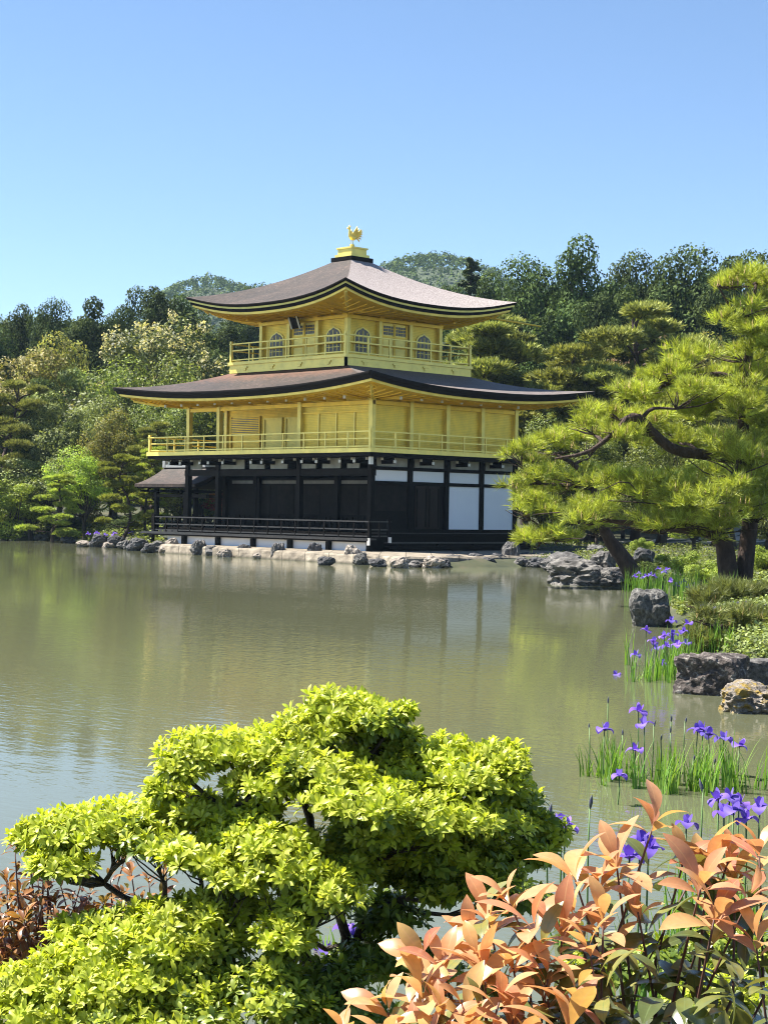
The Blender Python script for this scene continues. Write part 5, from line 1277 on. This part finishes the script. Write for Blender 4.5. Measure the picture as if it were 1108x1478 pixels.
# -- yellow-green cloud-pruned bush
rng = np.random.default_rng(123)
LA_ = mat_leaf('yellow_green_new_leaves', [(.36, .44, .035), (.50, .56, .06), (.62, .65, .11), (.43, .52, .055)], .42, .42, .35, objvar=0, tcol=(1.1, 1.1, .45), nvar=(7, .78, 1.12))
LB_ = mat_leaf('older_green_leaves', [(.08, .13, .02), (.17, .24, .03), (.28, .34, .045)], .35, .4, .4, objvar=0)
D = 6.0
PADS = [ # u, v, ru, rv, depth offset, shade (0 bright .. 1 old leaves)
 (492, 1030, 62, 30, .1, 0), (450, 1062, 50, 30, .0, 0), (520, 1052, 50, 30, .2, .1), (580, 1030, 20, 12, .1, 0), (300, 1092, 62, 32, -.1, 0), (265, 1112, 36, 20, -.2, 0), (365, 1082, 48, 28, .15, 0), (405, 1090, 50, 30, -.1, 0),
 (550, 1085, 55, 28, .25, .2), (640, 1095, 52, 26, .1, 0), (718, 1098, 42, 24, .05, 0), (738, 1112, 26, 18, -.1, 0), (690, 1135, 60, 30, -.1, .1), (742, 1165, 36, 30, .1, .2), (590, 1135, 60, 30, .0, .1), (460, 1125, 70, 30, -.2, 0), (390, 1135, 60, 26, -.15, 0), (520, 1165, 80, 28, -.35, 0), (620, 1185, 80, 30, -.3, 0), (700, 1195, 56, 30, -.15, .2), (505, 1222, 60, 24, -.1, .2), (600, 1238, 60, 24, .05, .4), (470, 1245, 50, 22, .0, .4), (570, 1262, 40, 16, .1, .6), (790, 1206, 26, 22, .1, .6), (765, 1235, 40, 26, .05, .4), (640, 1240, 70, 24, -.1, .25), (560, 1205, 50, 22, -.3, .1),
 (110, 1203, 72, 26, -.15, 0), (60, 1215, 40, 20, -.1, 0), (185, 1192, 70, 30, .0, 0), (255, 1178, 60, 30, .05, 0), (315, 1180, 60, 30, -.1, 0), (360, 1205, 50, 26, -.25, 0), (92, 1252, 48, 16, -.3, 0), (225, 1222, 60, 22, -.2, .1), (290, 1240, 56, 24, -.3, 0), (395, 1225, 64, 30, -.35, 0), (420, 1262, 56, 26, -.45, 0), (350, 1270, 50, 22, -.4, 0),
 (480, 1292, 46, 24, -.5, 0), (440, 1310, 50, 26, -.45, .1), (410, 1365, 40, 34, -.55, 0), (330, 1315, 56, 26, -.3, 0), (270, 1330, 70, 28, -.35, 0), (190, 1345, 66, 28, -.4, 0), (120, 1350, 44, 20, -.35, 0), (140, 1385, 60, 24, -.5, 0), (230, 1375, 60, 30, -.5, .1), (310, 1365, 60, 30, -.4, .3), (60, 1420, 58, 28, -.6, 0), (20, 1440, 40, 26, -.6, 0), (130, 1430, 60, 28, -.65, 0), (200, 1420, 56, 28, -.6, 0), (270, 1430, 60, 30, -.55, .3), (360, 1425, 60, 30, -.5, .6), (60, 1468, 70, 24, -.7, 0), (170, 1470, 70, 24, -.7, .1), (290, 1470, 70, 24, -.65, .4), (410, 1455, 60, 34, -.6, .5), (470, 1420, 50, 30, -.35, .9), (500, 1465, 60, 30, -.5, .9), (560, 1330, 50, 22, .1, 1), (540, 1390, 60, 26, .0, 1), (640, 1285, 60, 22, -.05, .5), (700, 1265, 56, 24, -.05, .4), (735, 1300, 50, 24, .2, 1), (610, 1400, 60, 30, .1, 1), (1035, 1440, 60, 26, -1.2, .3), (960, 1400, 70, 30, -.8, .8), (1060, 1380, 60, 40, -.6, .8), (880, 1400, 60, 30, -.7, .6)]
ex_ = []
for i, a in enumerate(PADS):
    for b in PADS[i+1:]:
        if 45 < math.hypot(a[0]-b[0], a[1]-b[1]) < 95 and rng.random() < .33 and max(a[0], b[0]) < 840:
            ex_.append(((a[0]+b[0])/2+rng.normal()*10, (a[1]+b[1])/2+rng.normal()*8, 26, 14, (a[4]+b[4])/2+rng.normal()*.1, min(1, (a[5]+b[5])/2+.15)))
PADS += ex_
base = dp(455, 1560, D); base[2] = float(height(base[0], base[1]))-.1
AZ = empty('yellow_green_bush', base, 'sprawling cloud-pruned bush of yellow-green leaves with dark twisted branches in the foreground', 'bush')
tips_b, ax_b, tips_o, ax_o = [], [], [], []; t = MB(); PXM = D/FPX
trunks = [[(455, 1560, 0), (450, 1430, 0), (440, 1360, .05), (400, 1325, -.05), (340, 1312, -.1), (295, 1316, -.15), (245, 1300, -.1), (190, 1300, -.1), (150, 1275, -.1)],
          [(470, 1560, .1), (500, 1440, .1), (515, 1360, .1), (540, 1318, .1), (600, 1285, .12), (650, 1278, .12), (700, 1258, .12), (750, 1230, .1)],
          [(480, 1560, .1), (500, 1400, .15), (490, 1320, .1), (470, 1255, .15), (450, 1200, .1), (430, 1140, .1), (470, 1090, .12), (490, 1045, .1)],
          [(490, 1320, .1), (520, 1250, -.1), (560, 1225, -.12), (610, 1180, .1), (660, 1135, .1), (715, 1110, .05)],
          [(440, 1360, .05), (380, 1290, 0), (360, 1200, .0), (330, 1165, -.1), (300, 1150, -.1), (265, 1120, -.15)],
          [(450, 1430, 0), (380, 1400, -.2), (300, 1385, -.4), (220, 1395, -.5), (120, 1400, -.55), (40, 1435, -.6)],
          [(515, 1360, .1), (470, 1370, .1), (430, 1340, .0)], [(455, 1560, 0), (440, 1480, -.3), (420, 1400, -.5)], [(490, 1320, .1), (520, 1120, .2), (575, 1045, .1)]]
anch = []
for tr, r0 in zip(trunks, (.024, .026, .022, .017, .017, .018, .014, .014, .012)):
    P = [dp(u, v, D+dd) for u, v, dd in tr]; q = [P[0]]
    for i in range(len(P)-1):
        w_ = wig(P[i], P[i+1], 3, .06, rng); q += list(w_[1:])
    anch += q; t.tube([p-base for p in q], np.interp(np.linspace(0, 1, len(q)), [0, 1], [r0, r0*.35])*rng.uniform(.85, 1.2, len(q)), 8)
anch = np.array(anch)
for u, v, ru, rv, dd, sh in PADS:
    px = (D+dd)/FPX; n_ = int(.66*ru*rv/10.5)+14
    c = dp(u, v, D+dd); d = nrm(rng.normal(size=(n_, 3))); d[:, 2] = np.where(d[:, 2] < -.05, abs(d[:, 2])*.8, d[:, 2]); d = nrm(d)
    pos = c+d*np.array([ru*px, ru*px, rv*px])*rng.uniform(.5, 1.22, (n_, 1))
    ax = d*np.array([.9, .9, .7])+np.array([0, 0, .75])+rng.normal(size=(n_, 3))*.25
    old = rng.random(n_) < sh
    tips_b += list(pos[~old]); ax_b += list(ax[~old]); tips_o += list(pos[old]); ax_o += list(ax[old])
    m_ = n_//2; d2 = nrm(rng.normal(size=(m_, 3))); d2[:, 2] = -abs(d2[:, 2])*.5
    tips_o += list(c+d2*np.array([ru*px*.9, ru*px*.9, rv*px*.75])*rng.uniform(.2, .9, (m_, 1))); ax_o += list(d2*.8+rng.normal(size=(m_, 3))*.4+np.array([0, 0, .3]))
    if u < 840:
        a = anch[np.argmin(np.linalg.norm(anch-c, axis=1)+np.where(anch[:, 2] > c[2], .3, 0))]
        w_ = wig(a-base, c-base-np.array([0, 0, rv*px*.5]), 4, .08, rng); t.tube(w_, np.linspace(.010, .004, len(w_)), 6)
        for k in range(9):
            w2 = wig(w_[-3-k % 3], pos[k % n_]-base, 3, .1, rng); t.tube(w2, np.linspace(.0032, .0013, len(w2)), 4, False)
link('branches', t.mesh('branches', BARKG if False else mat_noise('twisted_branch_bark', [(.018, .013, .01), (.05, .038, .03), (.2, .17, .14)], 14, .9, bump=.7), True), AZ)
tpl = leaf_tpl(1, .42, 5, .2, .6, 1.2)
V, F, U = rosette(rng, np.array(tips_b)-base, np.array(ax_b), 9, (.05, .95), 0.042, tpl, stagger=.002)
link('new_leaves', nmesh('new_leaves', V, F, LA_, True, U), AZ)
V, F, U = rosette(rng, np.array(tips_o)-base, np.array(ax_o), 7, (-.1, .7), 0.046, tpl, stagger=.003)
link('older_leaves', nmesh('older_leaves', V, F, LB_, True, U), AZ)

# -- shrubs with copper-coloured new shoots
PH1 = mat_leaf('copper_new_leaves', [(.60, .29, .15), (.66, .37, .18), (.62, .41, .15), (.50, .20, .125), (.66, .44, .20)], .38, .30, .5, objvar=0, midrib=(.66, .40, .2), tcol=(1.2, 1.05, .7))
PH2 = mat_leaf('dark_glossy_leaves', [(.06, .08, .025), (.14, .16, .04), (.27, .25, .075)], .2, .25, .6, objvar=0, midrib=(.14, .18, .06))
PH3 = mat_leaf('dark_bronze_leaves', [(.14, .05, .03), (.30, .13, .055), (.40, .20, .075), (.14, .14, .04)], .3, .32, .45, objvar=0, midrib=(.35, .2, .1))
PTW = mat_noise('reddish_twig', [(.05, .02, .014), (.13, .055, .035)], 20, .6)
def shoots_shrub(name, label, base_uv, depth, tips, new, old, size, seed, nold, zb):
    rng = np.random.default_rng(seed); b = dp(*base_uv, depth); b[2] = zb
    o = empty(name, b, label, 'shrub'); t = MB(); P, A, PO, AO = [], [], [], []
    for u, v, dd, lx in tips:
        if seed == 201 and v > 1240 and rng.random() < .22: continue
        if seed == 201: v += 14 if v < 1190 else (42 if u < 800 else 22)
        if u > 830 and v > 1385 and seed == 201:
            for k in range(3): PO.append(dp(u+rng.normal()*30, v+rng.normal()*25, depth+dd)-b); AO.append(UP+rng.normal(size=3)*.5)
            if (u+v) % 3: continue
        p = dp(u, v, depth+dd); a = UP*1.0+RT*(lx+rng.normal()*.16)-FW*(.12+rng.normal()*.2); a = nrm(a); P.append(p-b); A.append(a)
        L = size*rng.uniform(1.6, 2.4); q = p-a*L; ctr = (np.array([b[0], b[1], b[2]+.25])-q)
        root = q+ctr*rng.uniform(.35, .8)+np.array([0, 0, -.1])
        t.tube([root-b, (root+q)*.5-b+rng.normal(size=3)*.015, q-b, p-a*L*.4-b, p-b], [.005, .0042, .0036, .003, .0022], 6)
        for k in range(nold):
            s = rng.uniform(-.3, 1.1); PO.append(p-a*L*s-np.array([0, 0, size*.9])-b+rng.normal(size=3)*size*.25); AO.append(a+rng.normal(size=3)*.3)
    t.tube([(0, 0, -.3), (.02, .02, .2), (.03, 0, .45)], [.018, .014, .008], 8)
    link('twigs', t.mesh('twigs', PTW, True), o)
    P, A = np.array(P), np.array(A); tp = leaf_tpl(1, .36, 8, .24, .85, 1.22)
    sz = size*rng.uniform(.62, 1.15, len(P)); sz[0] = size*1.05; V, F, U = rosette(rng, P, A, 7, (.15, 1.12), sz, tp, jit=.22, stagger=size*.06)
    link('new_leaves', nmesh('new_leaves', V, F, new, True, U), o)
    V, F, U = rosette(rng, np.array(PO), np.array(AO), 4, (-.2, .5), size*.95, tp, jit=.3, stagger=size*.12)
    link('older_leaves', nmesh('older_leaves', V, F, old, True, U), o)
    return o
T = [(942, 1178, .1, 0), (890, 1232, .1, -.1), (985, 1225, .1, .1), (1050, 1222, .1, .1), (1095, 1215, .0, .2), (830, 1250, .05, -.1), (775, 1245, .05, -.2), (735, 1262, .0, -.3), (1010, 1262, -.1, .1), (945, 1262, .0, 0), (890, 1285, -.05, .0),
     (830, 1300, -.05, -.1), (770, 1305, -.1, -.1), (1080, 1275, -.1, .2), (1030, 1305, -.15, .1), (960, 1318, -.2, 0), (650, 1315, .0, -.3), (615, 1345, -.05, -.3), (690, 1345, -.1, -.1), (905, 1335, -.2, .1), (850, 1350, -.2, 0), (740, 1355, -.15, 0), (790, 1372, -.2, .0), (1090, 1340, -.2, .2), (660, 1385, -.2, -.2), (590, 1385, -.1, -.3), (545, 1405, -.1, -.35), (720, 1405, -.25, 0), (520, 1428, -.15, -.4), (575, 1430, -.2, -.2), (640, 1430, -.25, -.1), (700, 1450, -.3, 0), (770, 1430, -.3, 0), (830, 1415, -.3, .1), (890, 1400, -.3, .1), (560, 1470, -.25, -.2), (625, 1475, -.3, -.1), (820, 1470, -.35, .1), (760, 1485, -.35, 0), (900, 1460, -.35, .1), (1095, 1440, -.4, .2), (975, 1470, -.4, .1), (690, 1500, -.35, 0), (500, 1455, -.2, -.4), (1060, 1500, -.4, .2), (930, 1505, -.4, 0), (1000, 1240, .15, .2), (865, 1262, .1, 0), (800, 1272, .05, 0), (705, 1290, .0, -.2), (745, 1325, -.05, -.1), (680, 1320, .05, -.2), (640, 1360, -.1, -.2), (700, 1375, -.15, -.1), (760, 1345, -.1, 0), (610, 1400, -.15, -.2), (560, 1420, -.1, -.3), (670, 1425, -.2, -.1), (810, 1330, -.1, 0), (870, 1315, -.1, 0), (920, 1295, 0, 0), (740, 1430, -.25, 0), (600, 1455, -.2, -.2), (680, 1470, -.3, 0), (535, 1448, -.15, -.3), (790, 1400, -.2, 0), (1060, 1250, .1, .1), (1020, 1230, .1, .1)]
shoots_shrub('copper_leaved_shrub', 'shrub with large salmon-orange new leaves filling the lower right corner', (900, 1700), 3.9, T, PH1, PH2, .138, 201, 3, .15)
T2 = [(95, 1190, .1, .1), (60, 1200, .1, -.2), (40, 1212, .1, -.3), (22, 1225, .0, -.4), (30, 1290, 0, -.2), (70, 1285, .1, 0), (10, 1305, 0, -.2), (60, 1310, -.05, 0), (105, 1300, 0, .1), (35, 1330, -.1, -.2), (85, 1335, -.05, .1), (5, 1345, -.1, -.2), (130, 1290, .1, 0), (160, 1270, .1, .1), (190, 1262, .1, 0), (120, 1265, .1, 0), (215, 1275, .1, 0), (150, 1305, .05, .1), (20, 1365, -.1, 0), (60, 1372, -.1, 0), (5, 1385, -.1, 0), (-25, 1320, 0, 0), (50, 1398, -.1, 0), (240, 1262, .2, 0), (180, 1240, .2, 0), (110, 1325, 0, 0), (10, 1270, .05, -.2), (45, 1352, -.1, .1), (90, 1362, -.1, 0), (205, 1300, .15, 0), (-10, 1300, .1, 0), (20, 1318, .1, 0), (50, 1300, .1, 0), (80, 1310, .1, 0), (0, 1330, .0, 0), (30, 1345, .0, 0), (70, 1350, .05, 0), (115, 1345, .05, 0), (15, 1285, .15, 0), (55, 1272, .15, 0), (140, 1320, .1, 0), (170, 1300, .1, 0), (85, 1268, .15, 0)]
shoots_shrub('bronze_leaved_shrub', 'small-leaved shrub with dark bronze and rust leaves at the left edge', (60, 1600), 6.7, T2, PH3, PH3, .085, 202, 4, -.1)
